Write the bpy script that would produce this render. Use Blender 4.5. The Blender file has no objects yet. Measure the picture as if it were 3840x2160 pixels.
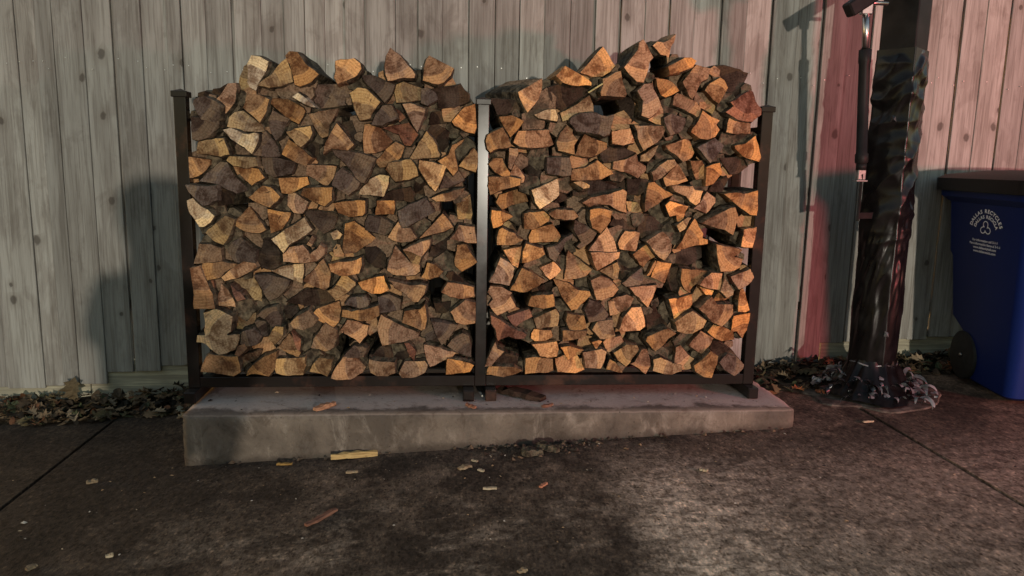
import bpy, bmesh, math, random
from mathutils import Vector, Matrix, noise

scene = bpy.context.scene
COL = scene.collection

# ------------------------------------------------------------------ camera
cam_data = bpy.data.cameras.new("camera")
cam_data.sensor_width = 36.0
cam_data.lens = 36.0 * 2815.0 / 3840.0
cam_data.clip_start = 0.05
cam_data.clip_end = 200.0
cam = bpy.data.objects.new("camera", cam_data)
COL.objects.link(cam)
YAW, PITCH, ROLL = 0.0896, 0.1649, 0.0193
fwd = Vector((math.sin(YAW) * math.cos(PITCH), math.cos(YAW) * math.cos(PITCH), -math.sin(PITCH)))
rgt = Vector((math.cos(YAW), -math.sin(YAW), 0))
upv = rgt.cross(fwd)
r2 = rgt * math.cos(ROLL) + upv * math.sin(ROLL)
u2 = -rgt * math.sin(ROLL) + upv * math.cos(ROLL)
cam.matrix_world = Matrix(((r2.x, u2.x, -fwd.x, -0.1519), (r2.y, u2.y, -fwd.y, -3.1405), (r2.z, u2.z, -fwd.z, 1.0061), (0, 0, 0, 1)))
scene.camera = cam

# ------------------------------------------------------------------ night sky
world = bpy.data.worlds.new("World")
scene.world = world
world.use_nodes = True
wn = world.node_tree
bg = wn.nodes["Background"]
sky = wn.nodes.new("ShaderNodeTexSky")
sky.sky_type = 'NISHITA'
sky.sun_disc = False
sky.sun_elevation = math.radians(4.2)
sky.sun_rotation = math.radians(290.0)
wn.links.new(sky.outputs[0], bg.inputs[0])
bg.inputs[1].default_value = 0.15

# ------------------------------------------------------------------ lamps of the place
# white headlamp far behind the camera, low over the drive
def spot(name, loc, target, power, color, radius, cone):
    l = bpy.data.lights.new(name, 'SPOT')
    l.energy = power; l.color = color; l.shadow_soft_size = radius
    l.spot_size = math.radians(cone); l.spot_blend = 0.6
    o = bpy.data.objects.new(name, l); COL.objects.link(o)
    o.location = loc
    o.rotation_euler = (Vector(target) - Vector(loc)).to_track_quat('-Z', 'Y').to_euler()
    return o
spot("headlamp", (1.9, -16.0, 0.74), (0.0, 0.3, 0.7), 2500, (1.0, 0.92, 0.78), 0.12, 60)
# red tail lamp of a car standing to the right of the camera
spot("tail_lamp", (4.3, -3.3, 1.0), (2.8, 0.65, 0.8), 250, (1.0, 0.17, 0.19), 0.14, 92)
bpy.data.lights["tail_lamp"].spot_blend = 1.0

scene.view_settings.view_transform = 'Standard'
scene.view_settings.look = 'None'
scene.view_settings.exposure = 1.32
scene.view_settings.gamma = 1.0
scene.view_settings.use_curve_mapping = False
scene.cycles.use_denoising = True
scene.cycles.max_bounces = 5

# ------------------------------------------------------------------ helpers
rnd = random.Random(11)
PI = math.pi

def tag(o, label=None, cat=None, group=None, kind=None):
    if label: o["label"] = label
    if cat: o["category"] = cat
    if group: o["group"] = group
    if kind: o["kind"] = kind
    return o

def link(name, me, mats=(), parent=None, loc=None):
    o = bpy.data.objects.new(name, me)
    COL.objects.link(o)
    for m in (mats if isinstance(mats, (list, tuple)) else [mats]):
        me.materials.append(m)
    if loc is not None: o.location = loc
    if parent is not None: o.parent = parent
    return o

def empty(name, loc=(0, 0, 0), rz=0):
    o = bpy.data.objects.new(name, None)
    COL.objects.link(o)
    o.empty_display_size = 0.1
    o.location = loc; o.rotation_euler = (0, 0, rz)
    return o

def mesh(name, verts, faces, smooth=False):
    me = bpy.data.meshes.new(name)
    me.from_pydata([tuple(v) for v in verts], [], [tuple(f) for f in faces])
    if smooth:
        for p in me.polygons: p.use_smooth = True
    me.update()
    return me

def from_bm(name, bm, smooth=False):
    bmesh.ops.recalc_face_normals(bm, faces=bm.faces)
    me = bpy.data.meshes.new(name)
    bm.to_mesh(me); bm.free()
    if smooth:
        for p in me.polygons: p.use_smooth = True
    return me

def box_bm(x0, x1, y0, y1, z0, z1, bevel=0.0, seg=2, bm=None):
    bm = bm or bmesh.new()
    r = bmesh.ops.create_cube(bm, size=1.0)
    for v in r["verts"]:
        v.co = Vector((x0 + (v.co.x + .5) * (x1 - x0), y0 + (v.co.y + .5) * (y1 - y0), z0 + (v.co.z + .5) * (z1 - z0)))
    if bevel:
        es = list({e for v in r["verts"] for e in v.link_edges})
        bmesh.ops.bevel(bm, geom=es, offset=bevel, segments=seg, profile=.5, affect='EDGES')
    return bm

def bar_bm(a, b, w, h, bevel=0.0, bm=None):
    """box bar from point a to point b"""
    bm = bm or bmesh.new()
    a, b = Vector(a), Vector(b)
    L = (b - a).length
    tmp = box_bm(-w / 2, w / 2, -h / 2, h / 2, 0, L, bevel, 1)
    q = (b - a).to_track_quat('Z', 'Y').to_matrix().to_4x4()
    bmesh.ops.transform(tmp, matrix=Matrix.Translation(a) @ q, verts=tmp.verts)
    me = bpy.data.meshes.new("t"); tmp.to_mesh(me); tmp.free()
    bm.from_mesh(me); bpy.data.meshes.remove(me)
    return bm

def tube_bm(pts, radii, n=16, bm=None, caps=True):
    bm = bm or bmesh.new()
    pts = [Vector(p) for p in pts]
    rings = []
    for i, p in enumerate(pts):
        d = (pts[min(i + 1, len(pts) - 1)] - pts[max(i - 1, 0)]).normalized()
        q = d.to_track_quat('Z', 'Y')
        rr = radii[i] if isinstance(radii, (list, tuple)) else radii
        rings.append([bm.verts.new(p + q @ Vector((rr * math.cos(2 * PI * k / n), rr * math.sin(2 * PI * k / n), 0))) for k in range(n)])
    for a, b in zip(rings, rings[1:]):
        for k in range(n):
            bm.faces.new((a[k], a[(k + 1) % n], b[(k + 1) % n], b[k]))
    if caps:
        bm.faces.new(rings[0][::-1]); bm.faces.new(rings[-1])
    return bm

def ground_z(x, y=0.0):
    return -0.152 + 0.0525 * max(-4.0, min(4.0, x))

# ------------------------------------------------------------------ material tools
class NT:
    def __init__(self, name, rough=0.8, spec=0.3):
        self.m = bpy.data.materials.new(name); self.m.use_nodes = True
        self.t = self.m.node_tree; self.n = self.t.nodes; self.l = self.t.links
        self.b = self.n["Principled BSDF"]
        self.b.inputs["Roughness"].default_value = rough
        self.b.inputs["Specular IOR Level"].default_value = spec
    def new(self, t, **kw):
        n = self.n.new(t)
        for k, v in kw.items(): setattr(n, k, v)
        return n
    def put(self, sock, v):
        if hasattr(v, "is_linked") or isinstance(v, bpy.types.NodeSocket): self.l.new(v, sock)
        elif v is not None:
            if isinstance(v, (tuple, list)) and len(v) == 3 and sock.type == 'RGBA': v = (*v, 1)
            sock.default_value = v
    def math(self, op, a, b=None, c=None, clamp=False):
        n = self.new("ShaderNodeMath", operation=op, use_clamp=clamp)
        for i, v in enumerate((a, b, c)):
            if v is not None: self.put(n.inputs[i], v)
        return n.outputs[0]
    def vmath(self, op, a, b=None):
        n = self.new("ShaderNodeVectorMath", operation=op)
        self.put(n.inputs[0], a)
        if b is not None: self.put(n.inputs[1], b)
        return n.outputs[1] if op in ('LENGTH', 'DISTANCE', 'DOT_PRODUCT') else n.outputs[0]
    def coord(self, kind="Object"): return self.new("ShaderNodeTexCoord").outputs[kind]
    def rand(self): return self.new("ShaderNodeObjectInfo").outputs["Random"]
    def objcol(self): return self.new("ShaderNodeObjectInfo").outputs["Color"]
    def objalpha(self): return self.new("ShaderNodeObjectInfo").outputs["Alpha"]
    def noise(self, vec, scale, detail=4, rough=.55, dist=0.0):
        n = self.new("ShaderNodeTexNoise")
        self.put(n.inputs["Vector"], vec); n.inputs["Scale"].default_value = scale
        n.inputs["Detail"].default_value = detail; n.inputs["Roughness"].default_value = rough
        n.inputs["Distortion"].default_value = dist
        return n.outputs["Fac"]
    def voro(self, vec, scale, out="Distance", rnd_=1.0):
        n = self.new("ShaderNodeTexVoronoi")
        self.put(n.inputs["Vector"], vec); n.inputs["Scale"].default_value = scale
        n.inputs["Randomness"].default_value = rnd_
        return n.outputs[out]
    def ramp(self, fac, a, b, lo=0.0, hi=1.0):
        n = self.new("ShaderNodeMapRange", interpolation_type='SMOOTHSTEP')
        self.put(n.inputs[0], fac); n.inputs[1].default_value = a; n.inputs[2].default_value = b
        n.inputs[3].default_value = lo; n.inputs[4].default_value = hi
        return n.outputs[0]
    def mix(self, fac, a, b, blend='MIX'):
        n = self.new("ShaderNodeMix", data_type='RGBA', blend_type=blend)
        self.put(n.inputs["Factor"], fac)
        self.put(n.inputs[6], a); self.put(n.inputs[7], b)
        return n.outputs[2]
    def map(self, vec, scale=(1, 1, 1), loc=(0, 0, 0), rot=(0, 0, 0)):
        n = self.new("ShaderNodeMapping")
        self.put(n.inputs[0], vec); n.inputs[1].default_value = loc; n.inputs[2].default_value = rot; n.inputs[3].default_value = scale
        return n.outputs[0]
    def shift(self, vec, amount=37.0):
        """offset a coordinate by the object's own random number"""
        r = self.rand()
        c = self.new("ShaderNodeCombineXYZ")
        for i, k in enumerate((1.0, 1.7, 2.3)):
            self.put(c.inputs[i], self.math('MULTIPLY', r, amount * k))
        return self.vmath('ADD', vec, c.outputs[0])
    def bump(self, h, strength=.3, dist=.01):
        n = self.new("ShaderNodeBump")
        n.inputs["Strength"].default_value = strength; n.inputs["Distance"].default_value = dist
        self.put(n.inputs["Height"], h); self.l.new(n.outputs[0], self.b.inputs["Normal"])
    def color(self, c): self.put(self.b.inputs["Base Color"], c)
    def rough(self, r): self.put(self.b.inputs["Roughness"], r)

def sep(nt, v):
    s = nt.new("ShaderNodeSeparateXYZ"); nt.put(s.inputs[0], v); return s.outputs

# ---- end grain of a split log: rings about the pith (object origin)
def mat_end():
    t = NT("end_grain", .85, .15)
    o = t.coord(); s = sep(t, o)
    ov = t.shift(o)
    flat = t.new("ShaderNodeCombineXYZ"); t.put(flat.inputs[0], s[0]); t.put(flat.inputs[1], s[2])
    wob = t.noise(ov, 22, 3, .5)
    dist = t.vmath('LENGTH', flat.outputs[0])
    d2 = t.math('ADD', dist, t.math('MULTIPLY', t.math('SUBTRACT', wob, .5), .022))
    ring = t.math('SINE', t.math('MULTIPLY', d2, 1100.0))
    ring2 = t.math('SINE', t.math('MULTIPLY', d2, 560.0))
    base = t.objcol()
    rel = t.math('DIVIDE', d2, t.math('MULTIPLY', t.objalpha(), .4))
    # heart stain, blotchy
    bl = t.noise(ov, 17, 6, .68, .7)
    bl2 = t.noise(ov, 48, 5, .68, .5)
    stain = t.ramp(t.math('ADD', t.math('MULTIPLY', bl, .75), t.math('MULTIPLY', bl2, .3)), .47, .62)
    stain = t.math('MULTIPLY', stain, .9)
    c = t.mix(stain, base, t.mix(1.0, base, (.36, .27, .22, 1), 'MULTIPLY'))
    # sapwood, brighter and yellower towards the bark
    c = t.mix(t.ramp(rel, .70, .62, 0, .55), c, t.mix(1.0, c, (.70, .62, .58, 1), 'MULTIPLY'))
    sap = t.math('MULTIPLY', t.ramp(rel, .67, .70), t.ramp(t.noise(ov, 11, 3), .34, .50))
    c = t.mix(t.math('MULTIPLY', sap, .8), c, t.mix(1.0, base, (1.42, 1.30, 1.02, 1), 'MULTIPLY'))
    # grey weathering
    gw = t.ramp(t.noise(ov, 7, 3), .52, .72)
    c = t.mix(t.math('MULTIPLY', gw, .45), c, (.15, .11, .085, 1))
    # rings
    c = t.mix(t.math('MULTIPLY_ADD', ring, .09, .09), c, t.mix(1.0, c, (.55, .48, .42, 1), 'MULTIPLY'))
    c = t.mix(t.math('MULTIPLY_ADD', ring2, .22, .22), c, t.mix(1.0, c, (.6, .5, .42, 1), 'MULTIPLY'))
    # radial drying cracks
    ang = t.math('ARCTAN2', s[2], s[0])
    cv = t.new("ShaderNodeCombineXYZ"); t.put(cv.inputs[0], t.math('MULTIPLY', ang, 4.2)); t.put(cv.inputs[1], t.math('MULTIPLY', t.rand(), 50))
    t.put(cv.inputs[2], t.math('MULTIPLY', d2, 6.0))
    ck = t.voro(cv.outputs[0], 1.0, "Distance")
    crack = t.math('MULTIPLY', t.ramp(ck, .11, .03), t.ramp(t.noise(ov, 20, 3), .46, .54))
    c = t.mix(t.math('MULTIPLY', crack, .85), c, (.02, .013, .01, 1))
    rayv = t.new("ShaderNodeCombineXYZ"); t.put(rayv.inputs[0], t.math('MULTIPLY', ang, 16)); t.put(rayv.inputs[1], t.math('MULTIPLY', t.rand(), 70)); t.put(rayv.inputs[2], t.math('MULTIPLY', d2, 14.0))
    ray = t.noise(rayv.outputs[0], 1.6, 4, .65)
    c = t.mix(t.ramp(ray, .50, .66, 0, .55), c, t.mix(1.0, c, (.45, .38, .34, 1), 'MULTIPLY'))
    c = t.mix(t.ramp(ray, .42, .32, 0, .35), c, t.mix(1.0, c, (1.3, 1.25, 1.15, 1), 'MULTIPLY'))
    # saw marks and grit
    sv = t.map(ov, (1, 1, 9), rot=(0, .5, 0))
    saw = t.noise(sv, 60, 2, .6)
    c = t.mix(t.ramp(saw, .45, .75, 0, .35), c, t.mix(1.0, c, (.5, .45, .4, 1), 'MULTIPLY'))
    spk = t.noise(ov, 130, 3, .7)
    c = t.mix(t.ramp(spk, .50, .68, 0, .6), c, t.mix(1.0, c, (.42, .36, .32, 1), 'MULTIPLY'))
    c = t.mix(t.ramp(spk, .40, .30, 0, .35), c, t.mix(1.0, c, (1.4, 1.35, 1.25, 1), 'MULTIPLY'))
    t.color(c)
    h = t.math('ADD', t.math('MULTIPLY', saw, .5), t.math('MULTIPLY', bl2, .8))
    h = t.math('SUBTRACT', h, t.math('MULTIPLY', crack, 1.6))
    t.bump(h, .8, .008)
    return t.m

def mat_split():
    t = NT("split_wood_side", .9, .12)
    o = t.shift(t.coord())
    f = t.noise(t.map(o, (1, .06, 1)), 120, 4, .6)
    b = t.noise(o, 9, 4, .6)
    base = t.objcol()
    c = t.mix(.6, base, (.12, .085, .06, 1))
    c = t.mix(t.ramp(f, .35, .7), c, t.mix(1.0, c, (.42, .38, .34, 1), 'MULTIPLY'))
    c = t.mix(t.ramp(b, .48, .66, 0, .7), c, (.035, .027, .02, 1))
    t.color(c); t.bump(f, .6, .006)
    return t.m

def mat_bark():
    t = NT("bark", .95, .1)
    o = t.shift(t.coord())
    v = t.voro(t.map(o, (1, .28, 1)), 55)
    n = t.noise(o, 30, 5, .65)
    c = t.mix(t.ramp(n, .35, .7), (.034, .025, .018, 1), (.17, .128, .084, 1))
    c = t.mix(t.ramp(t.noise(o, 8, 3), .55, .7, 0, .6), c, (.115, .10, .068, 1))
    c = t.mix(t.ramp(v, .0, .25, .8, 0), c, (.012, .009, .007, 1))
    t.color(c)
    t.bump(t.math('ADD', v, n), .9, .012)
    return t.m

END, SPLIT, BARK = mat_end(), mat_split(), mat_bark()

def mat_plank():
    t = NT("weathered_cedar", .88, .15)
    o = t.shift(t.coord())
    grain = t.noise(t.map(o, (1, 1, .035)), 95, 5, .62, .25)
    fine = t.noise(t.map(o, (1, 1, .02)), 330, 2, .5)
    streak = t.noise(t.map(o, (1, 1, .10)), 13, 3, .55)
    blot = t.noise(t.map(o, (1, 1, .45)), 6.0, 5, .68, .6)
    r = t.rand()
    c = t.mix(r, (.255, .240, .218, 1), (.385, .362, .326, 1))
    c = t.mix(t.ramp(streak, .36, .62), t.mix(1.0, c, (.74, .72, .71, 1), 'MULTIPLY'), c)
    c = t.mix(t.ramp(blot, .50, .62, 0, .75), c, t.mix(1.0, c, (.76, .73, .72, 1), 'MULTIPLY'))
    c = t.mix(t.ramp(grain, .46, .62, 0, .6), c, t.mix(1.0, c, (.58, .55, .53, 1), 'MULTIPLY'))
    c = t.mix(t.ramp(fine, .45, .7, 0, .25), c, t.mix(1.0, c, (.6, .58, .56, 1), 'MULTIPLY'))
    # knots
    kv = t.new("ShaderNodeTexVoronoi"); kv.voronoi_dimensions = '2D'
    s = sep(t, o); k2 = t.new("ShaderNodeCombineXYZ")
    wv = t.math('MULTIPLY', t.math('SUBTRACT', t.noise(o, 22, 4, .65), .5), .15)
    t.put(k2.inputs[0], t.math('ADD', t.math('MULTIPLY', s[0], 6.5), wv)); t.put(k2.inputs[1], t.math('ADD', t.math('MULTIPLY', s[2], 4.6), wv))
    t.put(kv.inputs["Vector"], k2.outputs[0]); kv.inputs["Scale"].default_value = 1.0
    on = t.ramp(sep(t, kv.outputs["Color"])[0], .76, .78)
    size = t.math('MULTIPLY_ADD', sep(t, kv.outputs["Color"])[1], .8, .48)
    kd = t.math('DIVIDE', kv.outputs["Distance"], size)
    halo = t.math('MULTIPLY', t.ramp(kd, .32, .06), on)
    core = t.math('MULTIPLY', t.ramp(kd, .115, .06), on)
    c = t.mix(t.math('MULTIPLY', halo, .32), c, (.13, .105, .085, 1))
    c = t.mix(t.math('MULTIPLY', core, .72), c, (.06, .048, .040, 1))
    t.color(c)
    t.bump(t.math('SUBTRACT', t.math('ADD', grain, t.math('MULTIPLY', fine, .4)), t.math('MULTIPLY', core, .8)), .35, .004)
    return t.m
PLANK = mat_plank()

def mat_kick():
    t = NT("pressure_treated_board", .85, .15)
    o = t.shift(t.coord())
    g = t.noise(t.map(o, (.05, 1, 1)), 60, 5, .6, .8)
    c = t.mix(t.ramp(g, .38, .64), (.40, .36, .26, 1), (.24, .21, .155, 1))
    c = t.mix(t.ramp(t.noise(o, 5, 3), .5, .7, 0, .6), c, (.20, .18, .14, 1))
    t.color(c); t.bump(g, .3, .004)
    return t.m

def mat_concrete_ground():
    t = NT("drive_concrete", .93, .2)
    o = t.coord(); s = sep(t, o)
    big = t.noise(o, 1.1, 6, .62, .5)
    mid = t.noise(o, 4.5, 6, .66, .6)
    fine = t.noise(t.map(o, (1, .6, 1)), 48, 6, .82, .3)
    agg = t.voro(t.map(o, (1, .55, 1)), 90, "Distance"); aggc = sep(t, t.voro(t.map(o, (1, .55, 1)), 90, "Color"))[0]
    grit = t.noise(o, 300, 2, .6)
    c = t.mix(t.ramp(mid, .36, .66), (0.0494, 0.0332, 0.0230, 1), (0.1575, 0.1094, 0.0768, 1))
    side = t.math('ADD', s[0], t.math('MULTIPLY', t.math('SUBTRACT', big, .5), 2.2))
    c = t.mix(t.ramp(side, -.5, -1.5, 0, .7), c, (0.0273, 0.0190, 0.0131, 1))  # left of the drive painted darker, where little light reaches
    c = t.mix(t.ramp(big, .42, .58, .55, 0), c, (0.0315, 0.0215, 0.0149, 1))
    # paler concrete to the right of a ragged line, weaker further right
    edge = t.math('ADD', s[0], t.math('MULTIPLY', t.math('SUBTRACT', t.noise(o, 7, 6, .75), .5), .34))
    pale_patch = t.ramp(edge, .36, .62)
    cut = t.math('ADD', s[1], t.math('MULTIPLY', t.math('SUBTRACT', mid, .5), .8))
    pale_patch = t.math('MULTIPLY', pale_patch, t.ramp(cut, -.22, -.75))
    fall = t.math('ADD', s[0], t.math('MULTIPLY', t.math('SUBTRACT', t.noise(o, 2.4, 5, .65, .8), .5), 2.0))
    pale_patch = t.math('MULTIPLY', pale_patch, t.ramp(fall, .45, 1.25, 1, .30))
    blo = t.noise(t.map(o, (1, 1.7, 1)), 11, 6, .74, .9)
    pale_patch = t.math('MULTIPLY', pale_patch, t.ramp(blo, .40, .56, .35, 1))
    c = t.mix(pale_patch, c, (.62, .465, .345, 1))
    # faint paler blotches elsewhere, away from the slab and the far left
    pale_blotch = t.math('MULTIPLY', t.ramp(t.noise(t.map(o, (1, 1.6, 1)), 3.4, 6, .74, .4), .50, .64), t.math('MULTIPLY', t.ramp(s[0], -1.5, -.5), t.ramp(s[1], -.45, -.85)))
    c = t.mix(t.math('MULTIPLY', pale_blotch, .62), c, (0.2835, 0.2099, 0.1535, 1))
    # aggregate, pits, grit
    c = t.mix(t.math('MULTIPLY', t.ramp(aggc, .70, .78), t.ramp(agg, .55, .25, 0, .55)), c, t.mix(1.0, c, (2.1, 2.0, 1.9, 1), 'MULTIPLY'))
    c = t.mix(t.math('MULTIPLY', t.ramp(aggc, .30, .22), t.ramp(agg, .55, .25, 0, .7)), c, t.mix(1.0, c, (0.3150, 0.2734, 0.2348, 1), 'MULTIPLY'))
    c = t.mix(t.ramp(fine, .50, .58, 0, .75), c, t.mix(1.0, c, (0.3990, 0.3320, 0.2799, 1), 'MULTIPLY'))
    c = t.mix(t.ramp(fine, .47, .40, 0, .8), c, t.mix(1.0, c, (1.75, 1.65, 1.55, 1), 'MULTIPLY'))
    t.color(c); t.bump(t.math('ADD', fine, t.math('MULTIPLY', grit, .6)), .6, .006)
    return t.m

def mat_slab():
    t = NT("poured_concrete", .9, .2)
    o = t.coord(); s = sep(t, o)
    big = t.noise(o, 3.0, 5, .6, .4)
    str_ = t.noise(t.map(o, (1, 1, .45)), 6, 6, .72, .5)
    fine = t.noise(o, 70, 4, .65)
    c = t.mix(t.ramp(big, .36, .64), (0.0845, 0.0665, 0.0527, 1), (0.1648, 0.1311, 0.1035, 1))
    c = t.mix(t.ramp(str_, .50, .68, 0, .6), c, (0.3090, 0.2593, 0.2155, 1))
    c = t.mix(t.ramp(str_, .46, .32, 0, .55), c, (0.0772, 0.0646, 0.0556, 1))
    # soil caught along the front of the top face and the foot of the front face
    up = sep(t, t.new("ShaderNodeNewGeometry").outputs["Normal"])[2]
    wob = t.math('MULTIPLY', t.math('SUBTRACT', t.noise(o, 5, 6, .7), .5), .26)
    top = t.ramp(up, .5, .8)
    c = t.mix(t.math('MULTIPLY', top, .75), c, (.58, .45, .375, 1))  # top face paler in colour, to make up for the weak sky light
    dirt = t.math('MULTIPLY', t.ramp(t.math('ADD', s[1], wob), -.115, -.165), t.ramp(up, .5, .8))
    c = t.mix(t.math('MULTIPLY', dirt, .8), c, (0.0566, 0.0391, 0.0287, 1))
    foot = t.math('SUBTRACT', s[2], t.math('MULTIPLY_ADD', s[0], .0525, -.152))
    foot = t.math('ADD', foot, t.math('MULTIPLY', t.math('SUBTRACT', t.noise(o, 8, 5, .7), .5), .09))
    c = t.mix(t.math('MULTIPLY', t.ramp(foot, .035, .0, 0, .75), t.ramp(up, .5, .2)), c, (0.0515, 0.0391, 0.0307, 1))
    blot = t.noise(o, 13, 6, .75, .8)
    c = t.mix(t.ramp(blot, .52, .66, 0, .55), c, t.mix(1.0, c, (0.5150, 0.4599, 0.4215, 1), 'MULTIPLY'))
    c = t.mix(t.ramp(blot, .42, .30, 0, .5), c, t.mix(1.0, c, (1.45, 1.42, 1.38, 1), 'MULTIPLY'))
    pits = t.voro(o, 38)
    c = t.mix(t.math('MULTIPLY', t.ramp(pits, .16, .08), t.ramp(t.noise(o, 7, 2), .5, .6)), c, (0.0618, 0.0489, 0.0402, 1))
    c = t.mix(t.ramp(fine, .5, .7, 0, .35), c, t.mix(1.0, c, (0.6180, 0.5675, 0.5268, 1), 'MULTIPLY'))
    t.color(c); t.bump(t.math('ADD', fine, t.math('MULTIPLY', big, .6)), .45, .006)
    return t.m

def mat_plain(name, c, rough=.5, spec=.4, metal=0.0, nscale=30, var=.4, bump=0.0):
    t = NT(name, rough, spec)
    t.b.inputs["Metallic"].default_value = metal
    o = t.shift(t.coord())
    n = t.noise(o, nscale, 4, .6)
    t.color(t.mix(t.ramp(n, .35, .68), tuple(v * (1 - var) for v in c) + (1,), tuple(v * (1 + var) for v in c) + (1,)))
    if bump: t.bump(n, bump, .004)
    return t

def mat_rack():
    t = mat_plain("black_powder_coat", (.012, .010, .009), .2, .24, 0, 18, .5)
    o = t.coord()
    n = t.noise(o, 14, 4, .6)
    redbrown = t.ramp(t.noise(o, 5.0, 5, .65), .52, .68, 0, .7)  # red-brown blotches: rust, strengthened to carry the red lamp's tint on the steel
    t.color(t.mix(redbrown, (.015, .0115, .010, 1), (.07, .032, .021, 1)))
    t.rough(t.math('MULTIPLY_ADD', n, .16, .12))
    return t.m
RACK = mat_rack()
WOODCHIP = NT("fresh_wood_chip", .8, .15)
_o = WOODCHIP.shift(WOODCHIP.coord())
_f = WOODCHIP.noise(WOODCHIP.map(_o, (.1, 1, 1)), 160, 3, .6)
WOODCHIP.color(WOODCHIP.mix(WOODCHIP.ramp(_f, .35, .7, 0, .7), WOODCHIP.objcol(), WOODCHIP.mix(1.0, WOODCHIP.objcol(), (.4, .35, .3, 1), 'MULTIPLY')))
WOODCHIP.bump(_f, .5, .003)
WOODCHIP = WOODCHIP.m

# ================================================================== the setting
# ---- driveway: base earth sheet, then poured panels with open joints
def grid_sheet(name, x0, x1, y0, y1, nx, ny, zf):
    vs = [(x0 + (x1 - x0) * i / nx, y0 + (y1 - y0) * j / ny, 0) for j in range(ny + 1) for i in range(nx + 1)]
    vs = [(x, y, zf(x, y)) for x, y, _ in vs]
    fs = [(j * (nx + 1) + i, j * (nx + 1) + i + 1, (j + 1) * (nx + 1) + i + 1, (j + 1) * (nx + 1) + i) for j in range(ny) for i in range(nx)]
    return mesh(name, vs, fs)

EARTH = mat_plain("dark_soil", (.022, .017, .012), .95, .1, 0, 25, .5, .6).m
ground = link("ground", grid_sheet("ground", -24, 24, -24, 24, 24, 12, lambda x, y: ground_z(x) - 0.030), EARTH)
tag(ground, "dark soil under the driveway and along the fence", kind="structure")

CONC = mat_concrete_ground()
drive = empty("driveway")
tag(drive, "stained grey concrete driveway in front of the fence", kind="structure")
def panel(x0, x1, y0, y1):
    nx = max(2, int((x1 - x0) / .35)); ny = max(2, int((y1 - y0) / .35))
    nx, ny = min(nx, 40), min(ny, 60)
    bm = bmesh.new(); g = {}
    for j in range(ny + 1):
        for i in range(nx + 1):
            x = x0 + (x1 - x0) * i / nx; y = y0 + (y1 - y0) * j / ny
            if i in (0, nx): x += (noise.noise(Vector((x * 3, y * 6, 1))) * .006)
            if j in (0, ny): y += (noise.noise(Vector((x * 6, y * 3, 2))) * .006)
            g[i, j] = bm.verts.new((x, y, ground_z(x) + .003 * noise.noise(Vector((x * 1.3, y * 1.3, 0)))))
    for j in range(ny):
        for i in range(nx):
            bm.faces.new((g[i, j], g[i + 1, j], g[i + 1, j + 1], g[i, j + 1]))
    ring = [g[i, 0] for i in range(nx)] + [g[nx, j] for j in range(ny)] + [g[i, ny] for i in range(nx, 0, -1)] + [g[0, j] for j in range(ny, 0, -1)]
    low = [bm.verts.new(v.co + Vector((0, 0, -.026))) for v in ring]
    for k in range(len(ring)):
        k2 = (k + 1) % len(ring)
        bm.faces.new((ring[k], low[k], low[k2], ring[k2]))
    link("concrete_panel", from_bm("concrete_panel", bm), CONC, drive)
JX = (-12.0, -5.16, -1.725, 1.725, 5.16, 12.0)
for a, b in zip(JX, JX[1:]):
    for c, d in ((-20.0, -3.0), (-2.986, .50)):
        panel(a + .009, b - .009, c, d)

# ---- raised concrete slab under the rack
def build_slab():
    bm = bmesh.new()
    x0, x1, y0, y1, z0, z1 = -1.192, 1.334, -.198, .49, -.30, 0.0
    nx, ny, nz = 90, 26, 12
    box_bm(x0, x1, y0, y1, z0, z1, 0, 1, bm)
    def cut(axis, n, lo, hi):
        for k in range(1, n):
            p = [0, 0, 0]; p[axis] = lo + (hi - lo) * k / n
            nn = [0, 0, 0]; nn[axis] = 1
            bmesh.ops.bisect_plane(bm, geom=bm.verts[:] + bm.edges[:] + bm.faces[:], plane_co=p, plane_no=nn)
    cut(0, nx, x0, x1); cut(1, ny, y0, y1); cut(2, nz, z0, z1)
    for v in bm.verts:
        c = v.co
        onx = min(abs(c.x - x0), abs(c.x - x1)) < .001; ony = min(abs(c.y - y0), abs(c.y - y1)) < .001; onz = abs(c.z - z1) < .001
        n = noise.noise(c * 9) * .5 + noise.noise(c * 31) * .5
        edge = onx + ony + onz
        mid = Vector(((x0 + x1) / 2, (y0 + y1) / 2, z0))
        if edge >= 2:
            d = Vector((-math.copysign(1, c.x - mid.x) if onx else 0, -math.copysign(1, c.y - mid.y) if ony else 0, -1 if onz else 0))
            n2 = noise.noise(c * 5 + Vector((3, 1, 2)))
            v.co = c + d * (.004 + .010 * max(0, n + .1) + .010 * max(0, n2 - .25))
        else:
            d = Vector((1 if onx else 0, 1 if ony else 0, 1 if onz else 0))
            v.co = c + d * (n * .0022)
    return from_bm("slab", bm, True)
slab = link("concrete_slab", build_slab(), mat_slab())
tag(slab, "low raised concrete slab under the firewood rack with chipped edges", "slab")

# ---- fence of upright planks
FY = 0.65
SEAMS = [-3.30, -3.16, -3.02, -2.88, -2.76, -2.62, -2.485, -2.313, -2.134, -2.047, -1.97, -1.836, -1.703, -1.575, -1.459, -1.391, -1.281, -1.157, -1.026, -0.922, -0.823, -0.731, -0.637,
         -0.543, -0.398, -0.291, -0.172, -0.045, 0.082, 0.202, 0.324, 0.452, 0.574, 0.696, 0.82, 0.943, 1.071, 1.206, 1.335, 1.466, 1.6, 1.734, 1.866, 1.998, 2.118, 2.238,
         2.356, 2.474, 2.602, 2.732, 2.862, 3.008, 3.155, 3.29, 3.43, 3.57, 3.71]
WIDE = {-2.134, -1.97, -1.703, -1.391, -1.157, -.823, -.543, -.291, -.045, .082, .202, .452, .696, .943, 1.206, 1.466, 1.734, 1.998, 2.238, 2.474, 2.732, 3.008}
DEEP = {-1.703, -1.157, .696, .943, 1.206, 1.466, 1.734, 2.474, 2.732}
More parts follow.
